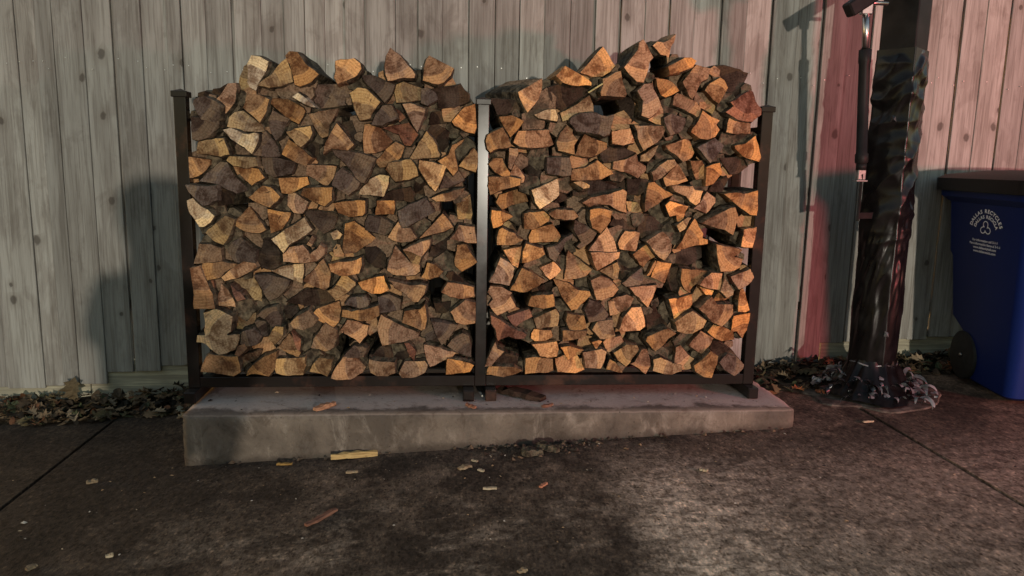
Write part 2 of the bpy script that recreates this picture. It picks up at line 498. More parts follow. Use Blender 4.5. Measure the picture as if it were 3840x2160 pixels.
fence = empty("wood_fence", (0, FY, 0))
tag(fence, "tall weathered grey cedar plank fence behind the firewood", "fence")
frnd = random.Random(4)
for a, b in zip(SEAMS, SEAMS[1:]):
    ga = .0075 if a in DEEP else (.0022 if a in WIDE else .0005)
    gb = .0075 if b in DEEP else (.0022 if b in WIDE else .0005)
    off = frnd.uniform(-.002, .002) + (.006 if round(a * 7) % 2 else 0)
    zb = ground_z(a) + (.19 if -1.90 < a < -.4 else (.125 if a > 1.86 else .03)) + frnd.uniform(-.012, .012)
    if a < -1.9: zb = ground_z(a) + .135 + frnd.uniform(-.01, .01)
    zt = 2.15 + frnd.uniform(-.01, .01)
    bm = bmesh.new()
    w = b - a - ga - gb
    box_bm(-w / 2, w / 2, 0, .019, zb, zt, .0022, 1, bm)
    nz = 14
    for k in range(1, nz):
        bmesh.ops.bisect_plane(bm, geom=bm.verts[:] + bm.edges[:] + bm.faces[:], plane_co=(0, 0, zb + (zt - zb) * k / nz), plane_no=(0, 0, 1))
    sd = frnd.random() * 50
    cup = frnd.uniform(-.0015, .0025)
    for v in bm.verts:
        v.co.x += noise.noise(Vector((sd, v.co.z * 1.4, math.copysign(3, v.co.x)))) * .0022
        v.co.y += noise.noise(Vector((sd + 9, v.co.z * 1.1, 0))) * .003 - cup * abs(v.co.x) / (w / 2)
    o = link("plank", from_bm("plank", bm), PLANK, fence, ((a + b) / 2 + (ga - gb) / 2, off, 0))
KICK = mat_kick()
for (a, b, h, y0) in ((-3.4, -1.93, .20, .0215), (-1.925, -.45, .22, .0235), (1.88, 2.22, .16, .0215), (2.225, 3.6, .16, .0235)):
    n = 12; vs = []; 
    bm = bmesh.new()
    box_bm(-(b - a) / 2, (b - a) / 2, 0, .028, 0, 1, .003, 1, bm)
    for k in range(1, n):
        bmesh.ops.bisect_plane(bm, geom=bm.verts[:] + bm.edges[:] + bm.faces[:], plane_co=(-(b - a) / 2 + (b - a) * k / n, 0, 0), plane_no=(1, 0, 0))
    xc = (a + b) / 2
    for v in bm.verts:
        zz = ground_z(xc + v.co.x)
        v.co.z = zz - .02 + v.co.z * (h + .035 + .003 * noise.noise(Vector((v.co.x * 2, 3, a))))
        if y0 < 0: v.co.y += 0
    link("kickboard", from_bm("kickboard", bm), KICK, fence, (xc, y0, 0))
for q in SEAMS[1:-1]:
    link('batten', from_bm('batten', box_bm(-.024, .024, .0285, .040, .30, 2.12, .002, 1)), PLANK, fence, (q, 0, 0))
    # backing strip that closes the joint from behind
# nail heads, too small to tell apart one by one
NAIL = mat_plain("galvanised_nail", (.55, .54, .52), .35, .6, .6, 80, .2).m
bm = bmesh.new()
for a, b in zip(SEAMS, SEAMS[1:]):
    for zrow in (1.44,):
        for fx in ((.22, .78) if frnd.random() < .6 else (.3,)):
            x = a + (b - a) * fx + frnd.uniform(-.012, .012); z = zrow + .008 * x + frnd.uniform(-.03, .03)
            tube_bm([(x, -.006, z), (x, .004, z)], .0022, 7, bm)
nails = link("nail_heads", from_bm("nail_heads", bm), NAIL, fence)
nails["kind"] = "stuff"
# rails on the far side of the fence
RAIL = mat_plain("rail_wood", (.2, .17, .13), .9, .1, 0, 20, .3).m
for z in (.25, 1.0, 1.8):
    link("rail", from_bm("rail", box_bm(-3.4, 3.8, .0525, .09, z, z + .09, .003, 1)), RAIL, fence)

# ================================================================== firewood rack
rack = empty("firewood_rack", (0, 0, 0))
tag(rack, "black steel two-bay firewood rack standing on the concrete slab", "rack")
PW = .024
H = 1.242
for x in (-1.2, 0.0, 1.2):
    for y in (0.0, .30):
        p = link("post", from_bm("post", box_bm(x - PW, x + PW, y, y + 2 * PW, .05, H, .003, 2)), RACK, rack)
        bm = box_bm(x - .031, x + .031, y - .007, y + .055, H - .004, H + .020, .003, 2)
        cv = [bm.verts.new((x + sx * .026, y + .024 + sy * .026, H + .0195)) for sx, sy in ((-1, -1), (1, -1), (1, 1), (-1, 1))]
        ap = bm.verts.new((x, y + .024, H + .030))
        for k in range(4): bm.faces.new((cv[k], cv[(k + 1) % 4], ap))
        link("cap", from_bm("cap", bm), RACK, p)
for y in (.001, .301):
    for a, b in ((-1.2 + PW, -PW), (PW, 1.2 - PW)):
        link("beam", from_bm("beam", box_bm(a + .0005, b - .0005, y, y + .046, .0505, .0965, .003, 2)), RACK, rack)
for x in (-1.2, -.052, .043, 1.2):
    f = link("foot", from_bm("foot", box_bm(x - .0235, x + .0235, -.062, .41, .001, .0495, .003, 2)), RACK, rack)
    link("end_cap", from_bm("end_cap", box_bm(x - .021, x + .021, -.066, -.0625, .004, .047, .0015, 1)), RACK, f)
for x in (-1.2, 0, 1.2):
    for z in (.52, 1.15):
        link("side_rail", from_bm("side_rail", box_bm(x - .012, x + .012, .0485, .2995, z, z + .03, .002, 1)), RACK, rack)

# ================================================================== split logs
# one line per log: tone, distance of its face (mm), pith corner, outline x,z (mm) | label
LOGS = """
w -14 3 -930,1370 -929,1330 -934,1300 -925,1282 -902,1270 -883,1311 -859,1347 -848,1380 -882,1399 -913,1402 | pale cream blocky split log, left bay, topmost row, second from left
y -8 3 -811,1370 -840,1331 -880,1304 -895,1289 -850,1282 -801,1291 -759,1308 -766,1351 -782,1396 | olive-tan wedge log leaning under the round log on left bay top
t -5 10 -785,1408 -780,1388 -768,1376 -759,1333 -752,1298 -734,1291 -687,1310 -658,1339 -709,1378 -739,1422 -769,1424 | tan wedge log with bark back on the left bay top
yb 48 4 -981,1310 -982,1276 -941,1272 -932,1306 -947,1377 -960,1367 | pale cream topped log standing at the left end of left bay top
p 1 7 -1034,1258 -1061,1229 -1044,1214 -1051,1160 -1022,1184 -990,1223 -977,1275 -981,1297 -1010,1294 | pinkish tan slim split log, left bay, thirteenth row up, third from left
g -44 8 -1134,1209 -1125,1184 -1106,1151 -1051,1142 -1038,1158 -1031,1206 -1048,1221 -1087,1240 -1133,1226 | weathered grey-brown chunky split log, left bay, twelfth row up, second from left
t -22 6 -951,1202 -922,1177 -890,1145 -862,1191 -848,1235 -886,1252 -934,1253 | brown-tan wedge-shaped split log, left bay, thirteenth row up, fourth from left
t 2 6 -851,1224 -791,1169 -742,1144 -715,1194 -722,1207 -779,1239 -840,1242 | brown-tan blocky split log, left bay, twelfth row up, fifth from left
gb 53 5 -696,1258 -668,1209 -551,1230 -534,1291 -549,1312 -703,1302 | big weathered grey-brown blocky split log, left bay, thirteenth row up, sixth from left
w -39 2 -730,1232 -684,1210 -666,1208 -706,1243 -734,1263 -755,1246 | small pale cream slim split log, left bay, thirteenth row up, fifth from left
db 36 2 -1139,1245 -1112,1238 -1070,1244 -1093,1262 -1110,1266 -1136,1258 | small dark bark-edged slim split log, left bay, thirteenth row up, first from left
db 44 3 -1090,1257 -1073,1242 -1033,1264 -1021,1300 -1056,1279 -1082,1276 | small dark bark-edged slim split log, left bay, thirteenth row up, second from left
o -44 3 -585,1372 -584,1352 -592,1326 -580,1301 -546,1315 -518,1328 -505,1336 -487,1362 -491,1382 -514,1399 -550,1393 -584,1387 | orange knotty round-topped log on the left bay top
p -34 9 -389,1414 -396,1374 -392,1343 -383,1318 -322,1333 -280,1334 -277,1347 -306,1381 -335,1418 -374,1446 | tall pinkish wedge log with pointed tip on left bay top
o -31 7 -241,1373 -245,1325 -223,1320 -186,1311 -162,1319 -136,1346 -123,1374 -220,1422 -230,1409 | orange-tan quarter log at the right end of left bay top
y 1 4 -360,1276 -353,1238 -316,1240 -252,1250 -250,1297 -282,1306 -324,1321 -353,1307 | olive-tan blocky split log, left bay, thirteenth row up, eighth from left
g -7 8 -483,1323 -460,1298 -432,1273 -398,1235 -371,1270 -359,1306 -395,1318 -436,1340 -488,1341 | weathered grey-brown wedge-shaped split log, left bay, topmost row, sixth from left
y -37 2 -525,1245 -511,1194 -495,1162 -454,1172 -438,1204 -414,1235 -468,1285 -504,1289 -534,1268 | olive-tan chunky split log, left bay, thirteenth row up, seventh from left
g -5 2 -255,1239 -228,1229 -186,1254 -196,1280 -228,1299 -252,1294 | weathered grey-brown chunky split log, left bay, thirteenth row up, ninth from left
d 15 0 -191,1271 -183,1221 -116,1226 -57,1254 -62,1280 -95,1318 -119,1310 -213,1297 | dark bark-edged wedge-shaped split log, left bay, thirteenth row up, tenth from left
p -39 2 -304,1189 -286,1150 -267,1122 -241,1185 -235,1214 -296,1233 -326,1229 | pinkish tan wedge-shaped split log, left bay, twelfth row up, eleventh from left
g -45 1 -434,1185 -450,1146 -406,1145 -346,1174 -369,1225 -405,1222 | weathered grey-brown wedge-shaped split log, left bay, twelfth row up, eighth from left
o -1 6 -129,1169 -118,1153 -75,1130 -37,1123 -29,1147 -32,1187 -35,1242 -76,1228 | orange-tan wedge-shaped split log, left bay, twelfth row up, fourteenth from left
db 35 0 -224,1155 -156,1162 -134,1187 -167,1212 -213,1206 | dark bark-edged blocky split log, left bay, twelfth row up, thirteenth from left
r 4 3 -341,1161 -317,1180 -341,1206 -370,1221 | small reddish brown slim split log, left bay, twelfth row up, ninth from left
oL -1 8 189,1319 141,1292 147,1273 161,1245 181,1213 207,1243 226,1270 238,1320 237,1349 | orange-tan wedge-shaped split log, right bay, thirteenth row up, second from left
o -31 0 290,1358 318,1333 365,1321 435,1323 435,1334 390,1364 327,1398 | orange-tan slim split log, right bay, topmost row, first from left
o 3 1 417,1402 396,1378 446,1362 487,1365 517,1384 537,1408 512,1442 483,1480 | orange-tan wedge log left of the right bay peak
d 17 5 269,1281 289,1249 326,1223 386,1262 437,1298 437,1312 314,1332 263,1315 | big dark bark-edged wedge-shaped split log, right bay, thirteenth row up, third from left
t -35 4 480,1350 484,1324 474,1298 477,1284 579,1282 584,1293 565,1339 553,1383 | brown-tan wedge-shaped split log, right bay, topmost row, third from left
y 2 6 370,1242 317,1214 328,1180 358,1191 399,1214 454,1220 453,1247 435,1286 | olive-tan slim split log, right bay, thirteenth row up, fourth from left
w -10 7 227,1190 260,1186 301,1179 305,1195 294,1226 267,1226 234,1214 207,1203 | small pale cream wedge-shaped split log, right bay, twelfth row up, second from left
db 52 5 583,1224 602,1178 638,1187 643,1214 642,1293 557,1286 | dark bark-edged chunky split log, right bay, thirteenth row up, fifth from left
db 39 5 58,1202 86,1203 141,1218 168,1234 129,1265 30,1268 | dark bark-edged slim split log, right bay, thirteenth row up, first from left
p -37 10 627,1497 623,1471 595,1434 566,1397 621,1343 648,1341 665,1389 672,1426 687,1442 663,1485 643,1512 | big grey-tan squared log at the peak of the right bay
oS 20 9 766,1520 742,1509 714,1511 695,1494 730,1461 756,1457 763,1425 771,1481 791,1529 793,1545 | torn splintered log end sticking up highest at the right bay top
o -42 0 758,1375 802,1387 851,1407 863,1431 843,1443 816,1442 749,1407 | orange-tan slim split log, right bay, topmost row, seventh from left
p -30 2 855,1403 816,1349 851,1289 862,1282 875,1306 895,1352 922,1366 928,1405 897,1410 868,1417 | pinkish tan wedge-shaped split log, right bay, topmost row, eighth from left
o -15 7 716,1330 732,1296 752,1287 777,1297 806,1314 777,1345 740,1359 709,1361 | orange-tan wedge-shaped split log, right bay, topmost row, fifth from left
p -45 8 650,1267 647,1209 681,1199 716,1229 728,1251 713,1282 689,1316 685,1339 649,1333 623,1306 | pinkish tan wedge-shaped split log, right bay, thirteenth row up, sixth from left
p -11 0 789,1292 785,1257 834,1240 890,1210 904,1220 903,1244 886,1270 845,1291 802,1306 | pinkish tan slim split log, right bay, thirteenth row up, eighth from left
db 38 4 973,1382 986,1369 1019,1340 1034,1294 1072,1290 1089,1326 1119,1400 1083,1415 1013,1429 971,1423 | big bark-covered log at upper right of the right bay
t -4 2 940,1348 920,1320 956,1284 983,1268 1008,1312 1018,1334 1002,1363 984,1373 | brown-tan blocky split log, right bay, topmost row, ninth from left
yb 38 4 936,1245 972,1227 992,1274 952,1309 918,1302 | olive-tan chunky split log, right bay, thirteenth row up, ninth from left
r -21 9 1027,1273 1042,1258 1007,1232 1058,1204 1124,1195 1162,1225 1163,1250 1148,1263 1124,1319 1112,1324 | reddish cracked log wedged beside the top of right post
o -10 5 703,1220 685,1193 720,1178 751,1170 745,1235 735,1253 | orange-tan wedge-shaped split log, right bay, thirteenth row up, seventh from left
g -42 5 -1146,1075 -1121,1070 -1080,1084 -1040,1133 -1037,1146 -1146,1163 | weathered grey-brown chunky split log, left bay, twelfth row up, first from left
y 4 3 -1022,1128 -1007,1123 -964,1106 -876,1113 -888,1139 -923,1164 -958,1191 -989,1185 -1013,1164 | olive-tan wedge-shaped split log, left bay, twelfth row up, third from left
w -44 8 -998,1080 -946,1048 -919,1023 -908,1041 -889,1080 -888,1101 -947,1099 -997,1121 -1027,1113 | pale cream ragged log under olive log, upper left of left bay
g -8 4 -892,1091 -914,1052 -918,1018 -864,1011 -812,1015 -829,1056 -854,1090 -871,1113 | weathered grey-brown wedge-shaped split log, left bay, eleventh row up, fourth from left
g -3 1 -851,1108 -832,1077 -810,1096 -796,1130 -775,1162 -818,1181 -841,1196 -860,1155 | weathered grey-brown wedge-shaped split log, left bay, twelfth row up, fourth from left
y -44 2 -731,1127 -783,1111 -746,1065 -726,1053 -694,1084 -683,1108 -690,1136 | olive-tan wedge-shaped split log, left bay, eleventh row up, sixth from left
db 39 0 -734,1038 -702,1012 -670,1026 -669,1069 -709,1081 | small dark bark-edged blocky split log, left bay, eleventh row up, seventh from left
t -16 3 -791,1057 -807,1023 -753,992 -715,977 -690,1012 -739,1053 -779,1083 | brown-tan blocky split log, left bay, eleventh row up, fifth from left
y -45 0 -1132,1021 -1072,1015 -1037,1010 -1003,1018 -1024,1080 -1054,1079 -1125,1065 | olive-tan blocky split log, left bay, eleventh row up, first from left
db 35 5 -1036,1061 -1022,1035 -1004,1030 -985,1041 -1020,1082 -1043,1092 | small dark bark-edged slim split log, left bay, eleventh row up, second from left
t 3 5 -1189,958 -1180,922 -1165,924 -1125,943 -1098,973 -1092,996 -1194,1007 | brown-tan wedge-shaped split log, left bay, tenth row up, first from left
y -35 3 -1020,995 -995,975 -944,965 -897,976 -907,1008 -1009,1011 | olive-tan slim split log, left bay, tenth row up, third from left
t -7 5 -963,922 -933,897 -880,929 -902,963 -946,968 -1000,972 | brown-tan wedge-shaped split log, left bay, tenth row up, fourth from left
g 1 4 -890,984 -876,945 -845,932 -776,947 -757,992 -819,1007 -892,1011 | weathered grey-brown blocky split log, left bay, tenth row up, fifth from left
g 2 5 -1094,954 -1137,911 -1073,902 -1060,897 -994,863 -952,877 -956,891 -1002,930 -1030,987 -1056,989 | big weathered grey-brown wedge-shaped split log, left bay, tenth row up, second from left
g -28 3 -1173,870 -1151,844 -1122,813 -1064,837 -1064,895 -1118,892 -1182,896 | weathered grey-brown wedge-shaped split log, left bay, ninth row up, first from left
w -27 9 -1175,785 -1153,754 -1139,730 -1121,730 -1094,749 -1078,773 -1102,797 -1128,810 -1159,844 -1183,833 | pale cream log with rounded face at left edge of left bay
d 19 0 -1077,810 -1021,822 -1001,865 -1068,888 | dark bark-edged chunky split log, left bay, ninth row up, second from left
t -40 0 -940,850 -899,827 -858,812 -815,855 -850,891 -881,898 | brown-tan wedge-shaped split log, left bay, ninth row up, third from left
o -8 5 -814,869 -777,867 -745,886 -705,906 -712,935 -825,928 | orange-tan blocky split log, left bay, ninth row up, fourth from left
p -5 6 -715,945 -671,919 -634,899 -610,931 -595,979 -653,984 -711,982 | pinkish tan wedge-shaped split log, left bay, tenth row up, sixth from left
p -2 3 -795,818 -770,789 -735,787 -708,833 -765,870 -791,867 | pinkish tan chunky split log, left bay, ninth row up, fifth from left
t -43 0 -734,864 -687,841 -640,820 -611,845 -607,895 -654,894 -722,891 | brown-tan wedge-shaped split log, left bay, ninth row up, sixth from left
t 2 5 -672,1120 -652,1092 -628,1100 -620,1142 -598,1179 -584,1208 -660,1197 -700,1185 -697,1172 | brown-tan wedge-shaped split log, left bay, twelfth row up, sixth from left
t -40 1 -632,1070 -641,1026 -609,1050 -544,1045 -520,1067 -586,1149 | brown-tan wedge-shaped split log, left bay, eleventh row up, eighth from left
db 45 2 -564,1116 -530,1069 -506,1064 -513,1104 -537,1165 -585,1156 | dark bark-edged slim split log, left bay, twelfth row up, seventh from left
p 1 4 -487,1098 -483,1032 -438,1036 -395,1052 -368,1085 -418,1136 -463,1151 -481,1148 | pinkish tan wedge-shaped split log, left bay, eleventh row up, ninth from left
g -28 10 -593,1019 -562,996 -523,949 -500,918 -484,915 -462,953 -441,996 -435,1014 -503,1034 -551,1043 -611,1050 | big weathered grey-brown wedge-shaped split log, left bay, tenth row up, seventh from left
t 1 2 -395,1052 -441,1004 -422,977 -371,986 -336,1022 -328,1043 -322,1064 -357,1082 | brown-tan blocky split log, left bay, eleventh row up, tenth from left
y -18 1 -268,1068 -303,1011 -180,1025 -177,1035 -199,1085 -231,1127 | olive-tan wedge-shaped split log, left bay, eleventh row up, eleventh from left
db 38 3 -227,1134 -199,1095 -172,1033 -142,1074 -142,1128 -191,1159 -213,1156 | dark bark-edged wedge-shaped split log, left bay, twelfth row up, twelfth from left
y -36 0 -395,970 -356,924 -302,932 -265,948 -270,978 -294,1012 -382,999 | olive-tan wedge-shaped split log, left bay, tenth row up, eighth from left
W -41 8 -262,978 -241,944 -211,901 -195,886 -179,915 -168,940 -150,988 -219,1005 -259,1010 | bright cream two-toned wedge log near middle post, left bay
t -38 8 -126,1073 -142,1033 -185,1008 -142,975 -123,951 -104,973 -115,1026 -118,1052 -78,1098 | brown-tan wedge-shaped split log, left bay, eleventh row up, twelfth from left
y -11 6 -74,1024 -101,989 -66,976 -30,966 -22,1006 -23,1044 -39,1065 | olive-tan wedge-shaped split log, left bay, tenth row up, eleventh from left
g 5 0 -177,895 -141,901 -76,932 -101,972 -155,963 | weathered grey-brown wedge-shaped split log, left bay, tenth row up, tenth from left
t -37 5 -155,878 -211,858 -190,845 -155,846 -117,854 -92,874 -79,901 | brown-tan slim split log, left bay, ninth row up, eleventh from left
g -43 0 -592,953 -609,906 -570,880 -546,864 -509,891 -498,915 -535,949 -568,975 | weathered grey-brown blocky split log, left bay, ninth row up, seventh from left
w 4 2 -460,931 -488,901 -509,868 -461,866 -407,859 -388,913 -385,943 -423,948 | pale cream wedge-shaped split log, left bay, ninth row up, eighth from left
d 10 0 -419,850 -346,846 -280,833 -297,901 -383,883 | dark bark-edged wedge-shaped split log, left bay, ninth row up, ninth from left
db 45 4 -282,864 -268,859 -218,893 -224,929 -287,925 | dark bark-edged chunky split log, left bay, ninth row up, tenth from left
o -4 0 -442,785 -367,789 -362,827 -364,844 -434,843 | orange-tan chunky split log, left bay, eighth row up, seventh from left
t -22 0 -590,793 -545,777 -492,783 -481,794 -480,843 -507,845 -608,830 | brown-tan blocky split log, left bay, eighth row up, fifth from left
yb 31 4 -108,837 -101,768 -46,769 -40,794 -52,874 | olive-tan blocky split log, left bay, eighth row up, tenth from left
r 1 6 -344,1114 -322,1070 -296,1068 -266,1113 -279,1129 -303,1160 -415,1136 | reddish brown wedge-shaped split log, left bay, twelfth row up, tenth from left
t -43 6 14,1115 9,1092 15,1060 28,1047 42,1058 114,1073 95,1115 75,1147 | brown-tan blocky split log, right bay, eleventh row up, first from left
t -20 6 71,1173 88,1144 110,1110 147,1151 163,1175 114,1198 63,1191 | brown-tan wedge-shaped split log, right bay, twelfth row up, first from left
o -3 6 133,1114 124,1090 151,1074 200,1069 250,1074 292,1085 282,1112 270,1145 144,1136 | orange-tan slim split log, right bay, eleventh row up, third from left
g -38 0 352,1173 380,1140 435,1136 491,1121 516,1132 525,1178 532,1210 502,1201 446,1215 394,1211 357,1192 | big weathered grey-brown blocky split log, right bay, twelfth row up, third from left
t -8 9 319,1134 304,1093 313,1061 341,1056 380,1046 376,1084 389,1106 366,1130 369,1146 343,1164 | brown-tan wedge-shaped split log, right bay, eleventh row up, fourth from left
t 2 0 395,1082 382,1043 455,1037 483,1051 518,1074 517,1096 469,1108 421,1131 | brown-tan wedge-shaped split log, right bay, eleventh row up, fifth from left
o -13 5 537,1093 582,1088 626,1099 627,1111 609,1157 532,1143 | orange-tan blocky split log, right bay, twelfth row up, fourth from left
d 3 3 495,1032 510,1014 588,1034 640,1060 594,1073 524,1077 488,1065 | dark bark-edged slim split log, right bay, eleventh row up, sixth from left
t -23 7 22,999 50,967 80,952 107,949 113,963 93,992 79,1024 43,1024 | brown-tan wedge-shaped split log, right bay, tenth row up, first from left
p -38 1 103,987 114,979 127,1014 140,1041 139,1065 104,1067 | small pinkish tan slim split log, right bay, eleventh row up, second from left
p -3 6 114,965 120,938 154,923 170,928 173,950 153,982 130,1001 | small pinkish tan wedge-shaped split log, right bay, tenth row up, third from left
t -30 0 21,910 31,875 91,901 151,918 154,942 110,950 22,948 | brown-tan wedge-shaped split log, right bay, tenth row up, second from left
g -22 0 263,1001 267,966 334,956 364,962 366,989 356,1032 265,1033 | weathered grey-brown blocky split log, right bay, tenth row up, fifth from left
t 5 2 432,993 376,984 369,959 372,940 501,947 549,970 505,1005 479,1024 | brown-tan slim split log, right bay, tenth row up, seventh from left
p -2 5 595,1029 545,1020 543,990 612,974 655,953 691,987 687,1003 652,1022 642,1054 | pinkish tan wedge-shaped split log, right bay, tenth row up, eighth from left
db 41 2 185,988 203,941 248,942 253,967 224,1011 184,1046 155,1051 | dark bark-edged slim split log, right bay, tenth row up, fourth from left
w -21 6 254,919 202,897 217,848 238,820 290,854 319,879 315,948 | pale cream wedge-shaped split log, right bay, ninth row up, second from left
W -50 5 394,920 414,908 439,912 441,921 404,938 371,933 | small bright yellow-tan slim split log, right bay, tenth row up, sixth from left
tb 37 3 58,842 84,812 131,832 196,847 175,905 72,873 | brown-tan blocky split log, right bay, ninth row up, first from left
db 30 3 387,875 436,865 535,880 594,907 498,941 379,936 | big dark bark-edged slim split log, right bay, ninth row up, fourth from left
p -26 2 523,883 453,871 415,848 446,832 485,844 533,841 568,820 605,809 600,853 604,895 587,906 | pinkish tan wedge-shaped split log, right bay, ninth row up, fifth from left
db 54 5 559,919 605,909 630,881 658,901 641,949 515,935 | dark bark-edged slim split log, right bay, ninth row up, sixth from left
db 42 1 324,865 293,831 372,858 331,894 | small dark bark-edged wedge-shaped split log, right bay, ninth row up, third from left
t -28 6 638,1143 642,1116 648,1103 668,1068 697,1088 737,1118 752,1154 746,1167 673,1168 623,1172 | brown-tan wedge-shaped split log, right bay, twelfth row up, fifth from left
g -41 4 744,1185 757,1156 772,1130 822,1152 836,1187 833,1203 770,1218 741,1201 | weathered grey-brown wedge-shaped split log, right bay, twelfth row up, sixth from left
o -31 1 882,1178 863,1148 905,1122 937,1119 967,1131 983,1159 967,1180 980,1197 948,1209 907,1235 | orange-tan chunky split log, right bay, twelfth row up, seventh from left
o -6 3 1027,1188 1024,1153 1068,1145 1125,1147 1124,1188 1057,1216 1034,1213 | orange-tan blocky split log, right bay, twelfth row up, eighth from left
t -2 0 766,1090 776,1076 820,1047 844,1025 880,1043 891,1065 871,1111 847,1120 | brown-tan wedge-shaped split log, right bay, eleventh row up, eighth from left
g -27 5 931,1104 895,1084 925,1054 956,1022 980,1053 1009,1094 966,1126 | weathered grey-brown wedge-shaped split log, right bay, eleventh row up, ninth from left
o -6 2 1108,1105 1063,1096 1066,1085 1103,1053 1145,1040 1175,1032 1182,1051 1171,1084 1149,1139 | orange-tan wedge-shaped split log, right bay, eleventh row up, eleventh from left
y -6 3 661,1025 695,1025 719,1053 734,1092 709,1078 662,1047 | small olive-tan slim split log, right bay, eleventh row up, seventh from left
t -10 1 710,979 720,943 751,955 786,989 816,1014 804,1033 776,1030 | brown-tan slim split log, right bay, tenth row up, ninth from left
t -12 5 762,955 775,922 823,931 866,946 850,973 819,1017 | brown-tan chunky split log, right bay, tenth row up, tenth from left
t -7 5 884,996 904,952 941,955 935,1013 922,1032 874,1029 | brown-tan blocky split log, right bay, tenth row up, eleventh from left
o -27 2 965,1017 937,1005 942,925 976,937 1008,979 993,1023 | orange-tan chunky split log, right bay, tenth row up, twelfth from left
db 37 6 1035,1015 1067,976 1099,980 1147,1012 1127,1039 1094,1053 1016,1043 | dark bark-edged wedge-shaped split log, right bay, eleventh row up, tenth from left
W -21 9 808,903 861,882 879,860 906,844 923,858 934,905 897,908 887,924 815,927 793,923 | bright yellow-tan slim split log, right bay, ninth row up, tenth from left
t -7 2 692,904 686,848 688,812 744,846 768,869 810,886 760,913 724,938 699,935 | brown-tan wedge-shaped split log, right bay, ninth row up, ninth from left
p -10 1 924,852 899,829 958,810 993,856 992,875 952,901 | pinkish tan wedge-shaped split log, right bay, ninth row up, eleventh from left
o -30 2 1108,895 1072,900 1024,893 1063,863 1097,836 1140,808 1167,806 1172,848 1170,910 | orange-tan wedge-shaped split log, right bay, ninth row up, twelfth from left
d 16 4 616,885 670,883 701,906 702,948 613,952 | dark bark-edged blocky split log, right bay, ninth row up, eighth from left
yb 30 1 634,803 692,804 667,849 615,854 | small olive-tan wedge-shaped split log, right bay, ninth row up, seventh from left
db 36 0 969,901 1037,899 1062,956 1055,970 993,935 | dark bark-edged wedge-shaped split log, right bay, tenth row up, thirteenth from left
t -11 8 -994,763 -1003,734 -968,712 -939,705 -908,705 -881,719 -911,764 -928,796 -943,812 | brown-tan chunky split log, left bay, eighth row up, second from left
y -22 6 -1081,739 -1119,704 -1079,669 -1048,659 -1023,697 -1008,732 -999,761 -1038,774 | olive-tan blocky split log, left bay, seventh row up, first from left
g -4 6 -1021,665 -1044,632 -1031,611 -1011,584 -977,581 -930,573 -923,606 -925,633 -958,658 -989,687 | grey-brown log with dark hollow rotten knot, left bay left side
t -13 3 -1156,627 -1172,578 -1106,584 -1059,590 -1062,641 -1103,657 -1147,659 | brown-tan blocky split log, left bay, sixth row up, first from left
t -5 1 -870,753 -864,705 -816,724 -794,757 -780,790 -822,792 -874,802 | brown-tan wedge-shaped split log, left bay, eighth row up, third from left
w -28 5 -820,707 -855,683 -809,629 -789,659 -725,698 -695,722 -728,770 | pale cream blocky split log, left bay, seventh row up, second from left
p -13 5 -818,619 -816,589 -731,584 -682,593 -649,620 -646,648 -667,661 -678,642 -708,620 -737,658 -790,647 | pinkish tan slim split log, left bay, sixth row up, seventh from left
p -8 3 -721,660 -703,652 -686,683 -699,696 | small pinkish tan blocky split log, left bay, seventh row up, third from left
d 9 0 -729,784 -690,744 -654,703 -613,728 -596,783 -620,791 -716,800 | dark bark-edged wedge-shaped split log, left bay, eighth row up, fourth from left
w -3 4 -612,680 -588,686 -577,702 -598,721 -625,707 | small pale cream chunky split log, left bay, seventh row up, fourth from left
d 17 5 -912,626 -930,570 -874,551 -839,565 -834,626 -870,684 -896,683 | dark bark-edged wedge-shaped split log, left bay, sixth row up, fifth from left
w 4 1 -812,570 -869,548 -792,515 -744,498 -737,557 -739,579 | pale cream wedge-shaped split log, left bay, sixth row up, sixth from left
p 3 2 -697,552 -727,529 -741,507 -695,482 -655,468 -636,482 -629,544 -642,569 -658,599 | pinkish tan wedge-shaped split log, left bay, fifth row up, sixth from left
t -19 4 -1140,552 -1129,508 -1070,522 -1048,544 -995,577 -1031,580 -1062,588 -1136,579 | brown-tan wedge-shaped split log, left bay, sixth row up, second from left
o -19 6 -1022,558 -1063,525 -1050,509 -1002,520 -965,539 -921,567 -929,581 -976,588 | orange-tan slim split log, left bay, sixth row up, third from left
p -37 7 -1173,495 -1170,451 -1173,396 -1092,396 -1096,427 -1099,459 -1123,519 -1144,571 -1180,562 | big pinkish tan wedge-shaped split log, left bay, fifth row up, first from left
r -3 1 -1115,448 -1098,421 -1102,509 -1129,500 | small reddish brown slim split log, left bay, fifth row up, second from left
p 2 5 -1082,458 -1098,403 -1018,397 -1022,420 -1044,467 -1072,494 | pinkish tan wedge-shaped split log, left bay, fourth row up, first from left
r -21 4 -1020,457 -1005,424 -971,432 -981,446 -1029,495 | small reddish brown slim split log, left bay, fifth row up, third from left
g -10 6 -900,461 -880,423 -848,436 -809,475 -792,509 -876,536 -935,533 | weathered grey-brown wedge-shaped split log, left bay, fifth row up, fifth from left
yb 48 4 -989,425 -921,412 -922,459 -955,521 -1037,504 | olive-tan wedge-shaped split log, left bay, fifth row up, fourth from left
d 20 0 -817,417 -736,397 -610,403 -617,432 -650,468 -734,471 | big dark bark-edged slim split log, left bay, fourth row up, fourth from left
y -16 0 -606,433 -567,455 -526,492 -526,503 -563,533 -582,530 -608,486 -640,469 | olive-tan blocky split log, left bay, fifth row up, seventh from left
g -12 0 -482,753 -483,723 -440,713 -402,702 -375,725 -369,747 -412,773 -469,783 | weathered grey-brown blocky split log, left bay, eighth row up, sixth from left
t -24 5 -369,728 -389,695 -369,682 -336,674 -290,680 -271,694 -298,735 -333,732 -347,759 | brown-tan wedge-shaped split log, left bay, seventh row up, sixth from left
